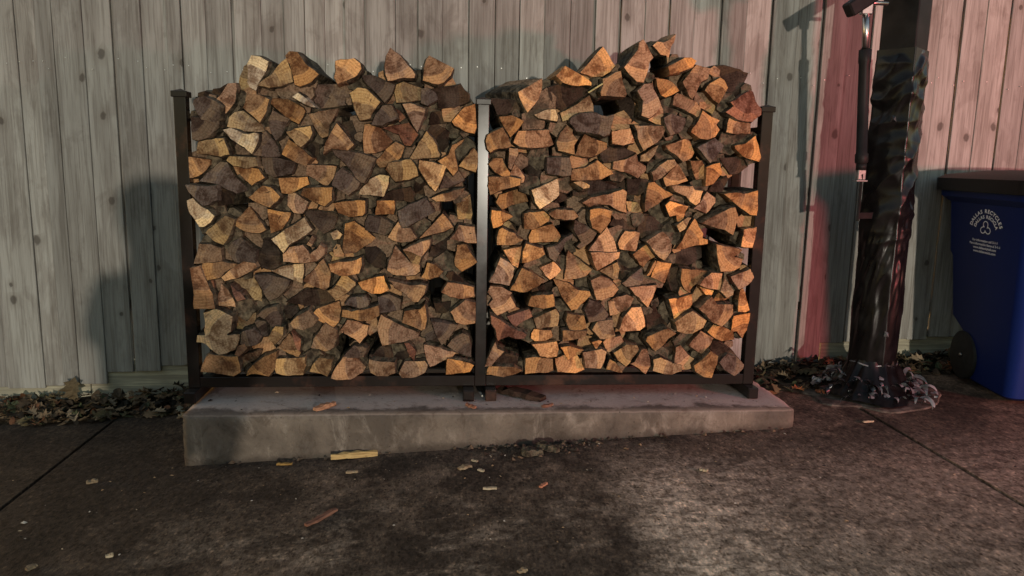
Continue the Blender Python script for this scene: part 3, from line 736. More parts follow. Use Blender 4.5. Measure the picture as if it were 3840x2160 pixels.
g -14 3 -334,733 -310,739 -269,762 -198,801 -233,860 -309,826 -350,801 | big weathered grey-brown blocky split log, left bay, eighth row up, eighth from left
o -6 1 -234,720 -261,690 -212,707 -157,721 -122,738 -140,765 -165,793 | orange-tan slim split log, left bay, eighth row up, ninth from left
p -13 1 -113,714 -135,689 -60,674 -23,673 -33,740 -97,747 | pinkish tan blocky split log, left bay, seventh row up, ninth from left
tL -9 1 -576,645 -568,621 -522,629 -495,649 -459,671 -440,691 -470,715 -526,758 -563,747 | big brown-tan wedge-shaped split log, left bay, seventh row up, fifth from left
p -44 1 -276,669 -327,646 -295,638 -252,617 -222,655 -214,691 | pinkish tan wedge-shaped split log, left bay, seventh row up, seventh from left
y -37 4 -295,596 -263,585 -252,616 -287,638 -328,643 | small olive-tan wedge-shaped split log, left bay, sixth row up, twelfth from left
p -23 9 -386,594 -394,557 -373,541 -318,533 -277,539 -260,553 -260,581 -301,594 -337,635 -358,660 | pinkish wedge log with dark triangular hole, left bay right side
t -12 7 -115,594 -112,578 -84,552 -56,569 -20,592 -46,626 -68,667 -104,664 | brown-tan wedge-shaped split log, left bay, sixth row up, fourteenth from left
o -34 8 -622,552 -588,536 -553,536 -507,547 -496,580 -498,611 -539,594 -590,591 -632,582 | orange-tan slim split log, left bay, sixth row up, ninth from left
t -11 4 -239,548 -253,526 -217,518 -181,529 -162,552 -200,582 -228,588 | brown-tan wedge-shaped split log, left bay, sixth row up, thirteenth from left
o -13 1 -464,519 -515,502 -497,475 -459,458 -423,458 -387,475 -404,509 -409,531 | orange-tan wedge-shaped split log, left bay, fifth row up, eighth from left
t -43 7 -361,486 -320,464 -282,427 -263,430 -241,461 -232,495 -312,500 -385,519 | brown-tan wedge-shaped split log, left bay, fifth row up, ninth from left
o -21 0 -169,466 -131,446 -78,438 -30,447 -33,486 -92,500 -142,508 | orange-tan slim split log, left bay, fifth row up, eleventh from left
d 1 5 -475,590 -443,565 -407,562 -404,615 -442,651 -488,648 | dark bark-edged chunky split log, left bay, sixth row up, tenth from left
db 38 3 -223,609 -154,604 -131,647 -140,692 -212,652 | dark bark-edged chunky split log, left bay, seventh row up, eighth from left
d 5 2 -150,530 -134,510 -69,502 -123,550 -142,547 | small dark bark-edged slim split log, left bay, fifth row up, tenth from left
yb 42 2 -641,575 -600,581 -548,584 -575,609 -638,628 | small olive-tan wedge-shaped split log, left bay, sixth row up, eighth from left
o -26 4 36,777 45,738 78,750 99,770 127,787 79,808 38,812 | orange-tan wedge-shaped split log, right bay, eighth row up, first from left
t -14 4 71,730 63,699 63,666 136,669 172,689 149,695 135,717 112,722 82,738 | brown-tan wedge-shaped split log, right bay, seventh row up, first from left
t -15 1 175,798 176,735 215,734 246,749 279,771 281,788 255,810 211,804 | brown-tan blocky split log, right bay, eighth row up, second from left
t -33 1 308,820 275,800 304,779 382,778 401,791 381,815 | brown-tan slim split log, right bay, eighth row up, third from left
t 0 5 211,730 198,699 202,674 275,679 320,681 333,704 295,756 | brown-tan blocky split log, right bay, seventh row up, fourth from left
t -45 2 447,784 460,745 497,721 519,749 534,774 541,816 487,826 446,820 | brown-tan chunky split log, right bay, eighth row up, fourth from left
g -25 8 385,734 418,682 399,665 413,654 444,674 460,688 481,722 424,760 389,776 | weathered grey-brown wedge-shaped split log, right bay, seventh row up, sixth from left
g -31 8 348,701 307,667 271,659 284,617 309,600 325,637 349,682 377,701 379,718 | weathered grey-brown wedge-shaped split log, right bay, seventh row up, fifth from left
db 33 5 614,735 660,732 665,764 647,778 566,783 547,751 | dark bark-edged slim split log, right bay, eighth row up, fifth from left
o -3 4 595,707 582,675 589,653 655,645 661,656 672,723 611,729 | orange-tan blocky split log, right bay, seventh row up, eighth from left
p -26 1 482,694 450,648 513,643 575,641 553,703 525,747 | pinkish tan wedge-shaped split log, right bay, seventh row up, seventh from left
o -43 0 471,594 487,565 528,589 578,618 583,643 537,640 455,642 | orange-tan wedge-shaped split log, right bay, sixth row up, fifth from left
o -14 4 112,610 129,582 152,571 159,608 167,661 91,644 | orange-tan wedge-shaped split log, right bay, sixth row up, second from left
o -40 4 170,642 168,595 188,597 238,615 262,632 250,657 211,667 183,675 | orange-tan wedge-shaped split log, right bay, seventh row up, third from left
p -18 1 54,548 32,509 116,495 132,535 137,569 112,594 78,613 | pinkish tan wedge-shaped split log, right bay, sixth row up, first from left
t -28 5 146,522 121,477 161,469 195,472 239,495 267,520 198,557 170,570 | brown-tan wedge-shaped split log, right bay, fifth row up, first from left
o -16 0 244,572 271,538 291,521 316,536 338,561 303,598 | orange-tan chunky split log, right bay, sixth row up, third from left
t 3 7 360,610 361,570 354,520 402,522 448,534 476,562 399,619 367,644 | brown-tan wedge-shaped split log, right bay, sixth row up, fourth from left
y -4 1 543,578 503,558 533,544 568,521 586,518 592,567 580,596 | olive-tan wedge-shaped split log, right bay, sixth row up, sixth from left
p -24 6 466,518 492,438 516,435 564,452 586,481 549,524 509,538 | pinkish tan wedge-shaped split log, right bay, fifth row up, fourth from left
t -4 9 346,445 364,419 388,387 411,393 445,428 470,454 463,469 411,474 364,508 307,520 | brown-tan wedge-shaped split log, right bay, fifth row up, third from left
p -13 9 27,463 50,434 31,411 68,365 110,386 147,403 120,452 129,463 86,488 38,491 | pinkish tan wedge-shaped split log, right bay, fourth row up, first from left
t -27 0 199,409 265,397 311,409 309,432 303,460 212,451 | brown-tan blocky split log, right bay, fourth row up, third from left
db 45 2 223,442 316,448 309,506 220,471 | dark bark-edged chunky split log, right bay, fifth row up, second from left
yb 54 2 107,721 141,708 179,682 152,716 114,764 67,738 | small olive-tan slim split log, right bay, seventh row up, second from left
g 3 4 608,503 627,488 687,497 700,532 689,575 664,552 | weathered grey-brown wedge-shaped split log, right bay, fifth row up, fifth from left
o -15 4 786,817 796,795 824,801 828,775 852,773 861,815 874,838 795,859 776,842 | orange-tan wedge-shaped split log, right bay, eighth row up, seventh from left
d 22 3 668,728 687,697 755,732 783,752 734,791 685,793 | dark bark-edged chunky split log, right bay, eighth row up, sixth from left
t -45 0 931,771 984,754 1031,744 1068,721 1074,750 1083,798 1065,839 1045,836 964,793 | brown-tan wedge-shaped split log, right bay, eighth row up, ninth from left
y -40 2 835,732 857,744 883,792 866,792 819,760 | small olive-tan wedge-shaped split log, right bay, eighth row up, eighth from left
t -17 2 873,736 856,691 832,654 869,657 918,674 967,681 966,698 942,703 944,723 922,754 902,788 | brown-tan wedge-shaped split log, right bay, seventh row up, tenth from left
o -14 3 1118,670 1169,665 1180,720 1183,754 1125,742 | orange-tan chunky split log, right bay, seventh row up, eleventh from left
t -38 6 694,689 752,624 776,610 800,647 804,676 791,707 763,732 | brown-tan wedge-shaped split log, right bay, seventh row up, ninth from left
t -14 1 643,632 674,589 692,578 716,607 742,621 726,638 702,672 | brown-tan blocky split log, right bay, sixth row up, eighth from left
o 0 2 732,533 759,522 795,504 810,554 820,591 755,602 | orange-tan blocky split log, right bay, sixth row up, tenth from left
o -26 3 707,542 719,543 745,597 742,608 | small orange-tan slim split log, right bay, sixth row up, ninth from left
db 36 3 831,589 906,578 963,614 957,663 913,660 834,642 | dark bark-edged blocky split log, right bay, sixth row up, eleventh from left
t -30 7 1017,600 1031,562 1075,563 1115,580 1125,615 1083,626 1119,655 1110,661 1039,671 1000,680 | brown-tan wedge-shaped split log, right bay, sixth row up, twelfth from left
t 4 5 866,521 886,478 908,463 921,490 966,525 991,557 931,565 866,568 | brown-tan wedge-shaped split log, right bay, fifth row up, eighth from left
p -26 1 961,535 940,503 988,486 1033,481 1039,510 1039,553 989,556 | pinkish tan blocky split log, right bay, fifth row up, tenth from left
o 3 3 982,455 1009,455 1014,473 951,490 | small orange-tan slim split log, right bay, fifth row up, ninth from left
p 1 0 1089,535 1109,503 1129,478 1166,500 1191,533 1173,570 | pinkish tan blocky split log, right bay, fifth row up, thirteenth from left
o -15 6 1123,435 1122,385 1157,382 1175,391 1162,430 1143,485 1131,482 | orange-tan wedge-shaped split log, right bay, fourth row up, eighth from left
y -32 4 1034,476 1065,447 1091,461 1092,479 1047,534 | small olive-tan wedge-shaped split log, right bay, fifth row up, twelfth from left
t 4 3 1020,434 1026,426 1068,431 1091,443 1079,449 1044,470 | small brown-tan wedge-shaped split log, right bay, fifth row up, eleventh from left
p -20 5 691,429 719,403 740,446 755,499 714,496 633,489 | pinkish tan wedge-shaped split log, right bay, fifth row up, sixth from left
db 38 3 612,503 635,497 670,521 697,574 686,550 644,562 608,579 | dark bark-edged wedge-shaped split log, right bay, sixth row up, seventh from left
db 42 2 816,521 840,462 893,477 875,524 869,571 816,565 | dark bark-edged blocky split log, right bay, fifth row up, seventh from left
w -31 9 -1133,340 -1136,282 -1167,282 -1171,254 -1137,248 -1117,226 -1084,200 -1054,208 -1019,222 -998,267 -998,287 -1043,282 -1051,287 -1034,298 -1024,362 -1057,379 -1094,393 -1137,376 | big pale crumbling log low at the left edge of left bay
g -21 3 -925,366 -888,344 -871,319 -833,313 -829,352 -849,403 -887,394 | weathered grey-brown wedge-shaped split log, left bay, fourth row up, second from left
y -39 1 -884,272 -856,244 -822,283 -818,320 -850,322 | small olive-tan blocky split log, left bay, third row up, fifth from left
g -14 2 -939,337 -911,277 -887,277 -896,339 -928,342 | small weathered grey-brown chunky split log, left bay, third row up, fourth from left
yb 37 4 -1042,294 -1002,277 -993,297 -949,326 -947,363 -1029,357 | olive-tan chunky split log, left bay, third row up, second from left
d 21 4 -822,346 -800,344 -769,372 -777,400 -828,400 | small dark bark-edged chunky split log, left bay, fourth row up, third from left
t -44 4 -790,335 -777,312 -737,307 -699,324 -677,354 -714,393 -760,366 | brown-tan blocky split log, left bay, third row up, sixth from left
t -18 5 -679,346 -655,332 -617,315 -598,335 -586,386 -593,425 -686,391 -703,369 | brown-tan wedge-shaped split log, left bay, fourth row up, fifth from left
t -31 6 -698,267 -709,230 -677,225 -653,213 -617,230 -605,264 -602,304 -650,335 | brown-tan wedge-shaped split log, left bay, third row up, seventh from left
t 2 5 -852,222 -809,196 -771,179 -760,199 -767,228 -804,285 | brown-tan wedge-shaped split log, left bay, second row up, fourth from left
r -6 3 -774,221 -763,207 -756,261 -794,293 | small reddish brown slim split log, left bay, second row up, fifth from left
g -33 3 -996,248 -967,237 -929,245 -907,279 -946,310 -986,299 | weathered grey-brown chunky split log, left bay, third row up, third from left
p -32 0 -1022,200 -1004,194 -970,228 -978,248 -1007,237 | small pinkish tan chunky split log, left bay, second row up, second from left
t -37 2 -1132,194 -1150,157 -1157,132 -1093,123 -1030,108 -1002,125 -1004,159 -1010,193 -1053,193 -1116,205 | big brown-tan blocky split log, left bay, second row up, first from left
t 4 4 -1015,156 -1005,128 -977,156 -935,179 -918,210 -940,208 -1014,182 | brown-tan slim split log, left bay, second row up, third from left
t -30 7 -935,168 -969,134 -975,112 -940,120 -886,108 -869,128 -860,162 -853,211 -902,191 | brown-tan wedge-shaped split log, left bay, bottom row, first from left
y -15 4 -867,147 -857,118 -808,106 -748,109 -736,146 -741,183 -855,178 | olive-tan log with black rot holes on the bottom beam
y -21 5 -707,153 -719,125 -673,116 -648,104 -631,133 -625,176 -679,182 | olive-tan wedge-shaped split log, left bay, bottom row, third from left
g -13 4 -542,182 -495,185 -484,222 -536,234 -584,182 | weathered grey-brown wedge-shaped split log, left bay, second row up, sixth from left
p -15 5 -612,140 -632,96 -588,87 -552,87 -501,116 -487,139 -528,183 -580,186 | pinkish tan wedge-shaped split log, left bay, bottom row, fourth from left
p -8 6 -593,296 -531,261 -512,241 -483,276 -475,318 -535,341 -562,344 | pinkish tan blocky split log, left bay, third row up, eighth from left
t -39 7 -487,393 -541,384 -576,393 -580,365 -553,359 -501,345 -455,351 -427,368 -432,410 | brown-tan slim split log, left bay, fourth row up, seventh from left
p -7 4 -439,313 -431,275 -418,229 -337,246 -267,269 -264,290 -334,318 -389,347 -422,367 | big pinkish tan wedge-shaped split log, left bay, third row up, ninth from left
g -30 0 -569,413 -507,397 -474,405 -468,430 -484,447 -541,444 | weathered grey-brown wedge-shaped split log, left bay, fourth row up, sixth from left
g -18 0 -426,375 -388,380 -344,389 -338,432 -387,454 -434,442 | weathered grey-brown blocky split log, left bay, fourth row up, eighth from left
p -28 5 -97,409 -130,383 -105,337 -68,326 -26,332 -25,423 -69,434 | pinkish tan wedge-shaped split log, left bay, fourth row up, eleventh from left
t -30 0 -332,338 -283,318 -252,303 -238,309 -230,349 -238,414 -255,394 -321,386 | brown-tan wedge-shaped split log, left bay, fourth row up, ninth from left
d 12 3 -189,372 -152,369 -130,386 -127,421 -158,415 -200,412 | small dark bark-edged blocky split log, left bay, fourth row up, tenth from left
g -27 5 -183,265 -166,237 -130,280 -99,326 -122,331 -211,343 | weathered grey-brown wedge-shaped split log, left bay, third row up, eleventh from left
g -8 4 -124,258 -143,229 -106,200 -72,191 -41,182 -42,229 -53,275 -79,287 | weathered grey-brown wedge-shaped split log, left bay, second row up, eleventh from left
p -15 0 -233,179 -216,141 -137,178 -107,202 -143,210 -177,225 -242,237 | pinkish tan wedge-shaped split log, left bay, second row up, tenth from left
o -43 0 -148,112 -47,127 -31,156 -87,174 -143,183 | orange-tan chunky split log, left bay, bottom row, seventh from left
t -32 4 -474,152 -466,121 -439,106 -394,106 -362,120 -366,166 -422,167 -471,178 | brown-tan blocky split log, left bay, bottom row, fifth from left
t -22 0 -348,114 -334,97 -278,99 -239,117 -227,149 -239,166 -322,166 | brown-tan wedge-shaped split log, left bay, bottom row, sixth from left
d 22 0 -378,163 -333,163 -305,175 -308,204 -356,196 | small dark bark-edged slim split log, left bay, second row up, eighth from left
r -18 1 -303,194 -283,168 -275,206 -306,246 -325,246 | small reddish brown slim split log, left bay, second row up, ninth from left
d 19 4 -426,161 -375,167 -386,220 -425,223 -471,176 | dark bark-edged wedge-shaped split log, left bay, second row up, seventh from left
gb 44 1 -252,228 -178,219 -195,287 -223,322 -257,275 | weathered grey-brown wedge-shaped split log, left bay, third row up, tenth from left
r -10 5 126,336 146,313 177,339 219,360 204,391 111,359 | reddish brown chunky split log, right bay, fourth row up, second from left
y -13 5 240,307 286,314 329,317 336,366 321,392 225,353 | olive-tan blocky split log, right bay, third row up, third from left
g -21 5 443,388 465,336 534,348 548,368 508,420 461,437 | weathered grey-brown chunky split log, right bay, fourth row up, fourth from left
p 1 4 554,402 561,361 587,367 642,393 660,440 627,454 584,443 550,422 | pinkish tan wedge-shaped split log, right bay, fourth row up, fifth from left
o -26 2 647,401 611,355 596,305 622,299 686,302 709,320 701,366 687,404 | orange-tan wedge-shaped split log, right bay, third row up, seventh from left
t -25 5 363,343 382,299 416,302 451,314 440,366 371,375 | brown-tan chunky split log, right bay, third row up, fifth from left
o -2 4 219,282 217,262 234,250 280,253 311,271 302,297 270,297 230,301 | orange-tan blocky split log, right bay, third row up, second from left
t -35 3 350,255 399,264 450,278 455,304 395,301 349,304 | brown-tan slim split log, right bay, third row up, fourth from left
t -30 4 479,303 515,265 550,268 578,280 564,350 501,341 | brown-tan chunky split log, right bay, third row up, sixth from left
p -3 3 533,244 555,199 593,220 630,235 611,273 547,259 | pinkish tan chunky split log, right bay, second row up, seventh from left
r -42 5 41,337 59,312 71,260 118,280 152,268 186,271 192,286 117,323 78,352 38,372 | reddish brown slim split log, right bay, third row up, first from left
o -3 3 366,191 381,167 430,191 450,209 388,226 347,221 | orange-tan wedge-shaped split log, right bay, second row up, fourth from left
o -10 1 482,246 501,213 526,249 514,254 | small orange-tan wedge-shaped split log, right bay, second row up, sixth from left
o -23 6 241,217 256,188 291,182 328,188 334,217 326,252 220,238 | orange-tan wedge-shaped split log, right bay, second row up, third from left
p -31 0 449,174 456,136 520,135 536,174 543,209 520,221 485,212 442,204 | pinkish tan chunky split log, right bay, second row up, fifth from left
t -6 3 194,105 237,109 295,109 318,118 314,168 238,180 195,175 | brown-tan blocky split log, right bay, bottom row, second from left
o 1 6 337,113 416,106 456,121 450,130 422,184 361,184 326,172 | orange-tan wedge-shaped split log, right bay, bottom row, third from left
y -38 4 593,173 629,146 646,161 684,220 677,237 628,240 574,205 | olive-tan blocky split log, right bay, second row up, eighth from left
t -21 2 549,127 584,118 620,114 586,159 562,171 | small brown-tan wedge-shaped split log, right bay, bottom row, fourth from left
p -18 5 654,152 697,128 725,104 744,140 742,170 725,217 701,214 672,158 | pinkish tan wedge-shaped split log, right bay, second row up, ninth from left
p -20 1 42,208 17,141 45,144 65,170 99,208 70,220 61,249 | pinkish tan slim split log, right bay, second row up, first from left
t -28 3 26,108 100,97 140,107 179,128 145,143 76,143 34,143 | brown-tan slim split log, right bay, bottom row, first from left
d 15 0 56,149 102,140 160,140 165,178 93,190 | dark bark-edged wedge-shaped split log, right bay, second row up, second from left
o -4 4 830,389 841,347 873,359 907,386 923,415 918,456 857,439 815,436 | orange-tan wedge-shaped split log, right bay, fourth row up, sixth from left
y -42 1 867,367 833,344 847,303 886,291 918,291 964,317 977,347 940,370 912,390 | olive-tan chunky split log, right bay, third row up, tenth from left
t -33 9 941,401 985,360 1007,339 1049,321 1074,345 1096,377 1093,416 1022,418 996,452 960,418 | big brown-tan wedge-shaped split log, right bay, fourth row up, seventh from left
o -4 2 1101,291 1128,294 1158,261 1176,297 1192,375 1109,361 | orange-tan wedge-shaped split log, right bay, third row up, twelfth from left
o -5 3 996,291 1034,261 1065,249 1121,255 1113,288 1063,312 1021,324 | orange-tan slim split log, right bay, third row up, eleventh from left
p -12 0 914,233 938,215 973,194 1009,233 1022,263 963,296 | pinkish tan chunky split log, right bay, second row up, twelfth from left
t -44 5 719,277 714,259 757,212 780,230 807,268 841,294 802,315 | brown-tan wedge-shaped split log, right bay, third row up, ninth from left
d 24 5 721,362 738,267 808,291 825,315 780,368 760,412 | dark bark-edged wedge-shaped split log, right bay, third row up, eighth from left
p 5 7 858,148 873,139 896,118 946,126 972,154 919,184 883,226 863,217 | pinkish tan wedge-shaped split log, right bay, second row up, eleventh from left
y -10 3 757,119 796,107 847,98 891,113 890,140 847,149 792,176 757,168 | olive-tan slim split log, right bay, bottom row, fifth from left
t -43 6 969,175 935,146 943,119 983,94 1016,91 1033,157 1034,193 1000,214 | brown-tan wedge-shaped split log, right bay, bottom row, sixth from left
g -3 6 1087,116 1134,88 1171,124 1173,140 1137,176 1094,192 1060,149 | weathered grey-brown blocky split log, right bay, bottom row, seventh from left
d 16 6 1021,211 1067,147 1107,184 1145,174 1112,205 1061,238 1031,244 | dark bark-edged wedge-shaped split log, right bay, second row up, thirteenth from left
db 48 1 833,182 865,152 867,213 853,249 807,204 | small dark bark-edged wedge-shaped split log, right bay, second row up, tenth from left
"""
FILL = [(-407,653,72,50),(1063,1114,65,57),(777,804,65,82),(206,1179,62,51),(779,1059,62,69),(236,1037,62,62),(-259,727,62,51),(641,600,62,70),(-148,572,62,47),(206,299,62,49),(628,1336,59,60),(-781,1277,59,48),(253,1256,59,47),(-77,1059,59,68),(1061,857,59,75),(159,800,59,80),(827,723,59,50),(-652,670,59,62),(-480,545,59,58),(983,430,59,69),(-744,253,59,65),(711,240,59,83),(-920,222,59,60),(1028,1267,55,47),(-635,1013,55,73),(199,916,55,51),(401,839,55,70),(1158,773,55,65),(-954,663,55,81),(446,620,55,67),(-793,465,55,70),(-988,389,55,56),(354,388,55,67),(911,236,55,55),(471,215,55,75),(817,1366,52,66),(317,1159,52,50),(-836,819,52,54),(-1084,781,52,60),(454,489,52,74),(-851,406,52,52),(-315,402,52,74),(821,369,52,71),(-712,172,52,48),(-515,1327,49,72),(472,1327,49,49),(784,1254,49,50),(575,1182,49,69),(402,1015,49,55),(-759,960,49,80),(-866,906,49,64),(357,925,49,58),(-600,855,49,77),(-915,793,49,46),(957,786,49,74),(225,567,49,47),(-276,223,49,51),(-273,1335,45,83),(-866,1265,45,72),(-125,1203,45,54),(891,1199,45,50),(-124,1138,45,84),(-826,1074,45,72),(924,1112,45,78),(651,1085,45,51),(881,1002,45,70),(-586,756,45,59),(-1015,698,45,54),(586,715,45,58),(-274,505,45,70),(-528,459,45,59),(-209,355,45,60),(-362,345,45,50),(-637,174,45,78),(-980,1255,42,71),(671,1202,42,77),(-725,1159,42,62),(-512,1150,42,79),(-1073,1107,42,66),(-687,1096,42,69),(-308,1048,42,68),(87,1045,42,75),(-440,966,42,61),(273,946,42,49),(930,928,42,46),(-212,875,42,53),(839,874,42,47),(-470,839,42,81),(290,819,42,64),(-784,761,42,75),(441,777,42,45),(-371,763,42,64),(-111,751,42,81),(185,705,42,70),(1125,702,42,62),(-235,594,42,64),(343,589,42,49),(-723,555,42,51),(-143,343,42,51),(340,275,42,60),(-783,1141,39,60),(-240,1152,39,80),(860,1145,39,51),(-364,1101,39,55),(-981,1032,39,56),(-1087,993,39,51),(154,1011,39,56),(574,965,39,54),(-373,910,39,64),(-528,860,39,46),(689,858,39,82),(-346,822,39,60),(-195,780,39,83),(-510,754,39,73),(-188,685,39,72),(381,662,39,64),(-623,506,39,83),(728,509,39,50),(628,467,39,72),(-377,458,39,57),(-465,420,39,72),(1137,423,39,74),(-582,419,39,52),(688,413,39,53),(-106,407,39,46),(606,336,39,54),(-464,311,39,48),(-821,289,39,61),(-86,284,39,84),(-363,204,39,60),(-862,1349,35,57),(942,1352,35,64),(-376,1251,35,56),(-207,1231,35,74),(-1008,1208,35,74),(-1046,1162,35,52),(-890,1149,35,55),(1030,1195,35,72),(410,1125,35,83),(533,1114,35,71),(724,1001,35,62),(-1181,909,35,84),(-698,910,35,45),(-940,882,35,47),(-710,816,35,76),(-642,809,35,61),(665,784,35,47),(-745,668,35,67),(708,672,35,85),(-511,616,35,66),(-1062,595,35,59),(278,605,35,49),(727,568,35,48),(-941,541,35,81),(-405,528,35,65),(1104,525,35,82),(-1095,493,35,47),(894,454,35,55),(439,380,35,47),(96,341,35,61),(-691,313,35,47),(-609,300,35,55),(487,298,35,61),(810,182,35,57),(-852,185,35,47),(961,179,35,47),(589,163,35,84),(-500,149,35,52),(-353,131,35,65),(183,125,35,61),(-148,1328,32,66),(-711,1265,32,48),(909,1293,32,58),(-341,1224,32,49),(-863,1207,32,67),(-525,1052,32,82),(316,1054,32,69),(943,1053,32,79),(966,1024,32,54),(536,1002,32,46),(771,936,32,67),(-311,913,32,64),(914,837,32,68),(580,803,32,60),(-1023,770,32,70),(-703,722,32,74),(-140,705,32,82),(-117,662,32,57),(271,654,32,63),(-722,627,32,78),(493,545,32,54),(347,530,32,50),(-343,507,32,57),(545,409,32,49),(-923,395,32,76),(-768,374,32,78),(-1073,373,32,58),(244,370,32,50),(1022,316,32,48),(851,307,32,55),(1108,308,32,48),(549,1397,29,62),(-361,1323,29,68),(-220,1315,29,55),(1108,1328,29,47),(662,1273,29,73),(-719,1212,29,47),(846,1234,29,53),(-314,1175,29,56),(-604,1162,29,60),(780,1137,29,49),(-261,1105,29,62),(1145,1134,29,58),(824,1121,29,75),(33,1037,29,67),(478,1028,29,81),(1017,1036,29,71),(-703,996,29,75),(34,975,29,68),(-83,968,29,63),(1058,987,29,78),(-1014,943,29,71),(706,962,29,83),(-260,943,29,74),(-98,905,29,73),(227,823,29,56),(307,764,29,77),(-899,734,29,60),(-1126,724,29,50),(-1122,667,29,48),(-1053,656,29,52),(-596,628,29,56),(-557,599,29,72),(-657,596,29,56),(821,607,29,48),(949,576,29,76),(160,548,29,67),(488,438,29,46),(729,383,29,47),(-718,377,29,50),(145,370,29,59),(-969,297,29,79),(618,269,29,83),(364,219,29,69),(-989,198,29,54),(-105,167,29,62),(-251,161,29,59),(-65,156,29,58),(-984,132,29,45),(712,1485,26,68),(798,1443,26,78),(590,1398,26,74),(964,1399,26,49),(-407,1340,26,66),(689,1368,26,52),(313,1348,26,73),(-689,1315,26,63),(261,1328,26,83),(734,1328,26,77),(-928,1269,26,50),(852,1316,26,58),(-447,1277,26,82),(-270,1241,26,63),(319,1224,26,62),(-358,1166,26,63),(638,1166,26,76),(484,1122,26,82),(124,1107,26,66),(163,1064,26,84),(-148,1049,26,69),(-434,1028,26,49),(-921,1003,26,78),(-197,1010,26,62),(-279,1002,26,47),(-581,983,26,84),(-911,971,26,46),(-993,917,26,68),(-503,901,26,64),(811,909,26,80),(-159,885,26,61),(-759,871,26,54),(-80,868,26,56),(540,826,26,53),(-478,788,26,67),(620,792,26,59),(-731,755,26,75),(-892,699,26,55),(-861,695,26,59),(739,703,26,55),(-312,655,26,84),(777,605,26,79),(-840,569,26,79),(1163,559,26,70),(270,524,26,61),(-547,516,26,51),(-1052,488,26,78),(1124,490,26,65),(328,463,26,47),(-150,430,26,52),(38,426,26,49),(-249,402,26,74),(-559,374,26,81),(1143,368,26,53),(993,351,26,77),(-897,297,26,58),(-1054,273,26,72),(-534,221,26,80),(1110,220,26,70),(-151,214,26,77),(540,211,26,60),(760,200,26,45),(1031,192,26,65),(358,180,26,68),(-1055,184,26,52),(852,151,26,61),(560,131,26,58),(623,129,26,46),(865,1404,22,57),(430,1368,22,60),(720,1354,22,64),(-910,1287,22,73),(-469,1298,22,61),(754,1300,22,84),(149,1266,22,78),(-699,1238,22,82),(-417,1238,22,73),(-83,1236,22,72),(-682,1210,22,66),(-233,1200,22,77),(135,1208,22,60),(987,1225,22,69),(-463,1170,22,72),(716,1183,22,66),(-620,1134,22,56),(-872,1113,22,48),(648,1140,22,48),(-504,1102,22,59),(134,1079,22,68),(-741,1052,22,75),(356,1048,22,74),(-942,1018,22,57),(-1165,1011,22,82),(-168,1029,22,56),(-1137,1007,22,74),(1143,1039,22,48),(-1035,973,22,75),(-1122,958,22,72),(-1143,940,22,83),(630,963,22,81),(-475,930,22,73),(68,874,22,79),(637,872,22,75),(-262,854,22,69),(-103,850,22,53),(-192,830,22,66),(506,828,22,81),(-1134,804,22,55),(1017,807,22,84),(895,797,22,67),(-61,756,22,61),(-811,730,22,45),(507,710,22,61),(403,702,22,52),(493,685,22,71),(-790,651,22,81),(-1102,645,22,81),(158,659,22,70),(102,650,22,60),(845,654,22,49),(1142,618,22,73),(106,601,22,67),(-897,537,22,74),(-973,525,22,60),(148,513,22,80),(384,502,22,54),(588,500,22,57),(778,499,22,56),(-728,473,22,70),(130,475,22,81),(-1107,449,22,52),(1052,455,22,70),(-32,419,22,76),(763,416,22,54),(-1108,384,22,48),(286,371,22,68),(-1051,346,22,78),(-948,334,22,80),(-842,335,22,74),(-582,331,22,62),(365,320,22,62),(130,312,22,66),(1008,279,22,81),(1151,270,22,57),(-122,257,22,56),(-846,245,22,69),(777,155,22,84),(-306,158,22,52),(451,154,22,46),(1077,124,22,50),(-632,120,22,68),(524,1380,19,69),(-889,1321,19,52),(976,1374,19,53),(-329,1336,19,69),(-721,1302,19,71),(-185,1315,19,73),(-427,1260,19,74),(-1077,1238,19,47),(-541,1243,19,64),(-750,1232,19,78),(-61,1248,19,83),(929,1263,19,58),(-433,1221,19,79),(-443,1203,19,71),(-1164,1173,19,82),(-385,1156,19,54),(-171,1156,19,73),(-405,1127,19,79),(-910,1106,19,64),(-76,1124,19,49)]
TONE = {'o': (.74, .385, .155), 't': (.46, .262, .122), 'p': (.52, .315, .19), 'w': (.76, .58, .37), 'W': (.86, .56, .28),
        'y': (.45, .315, .17), 'g': (.165, .122, .10), 'd': (.065, .043, .030), 'r': (.26, .12, .08)}
lr = random.Random(21)

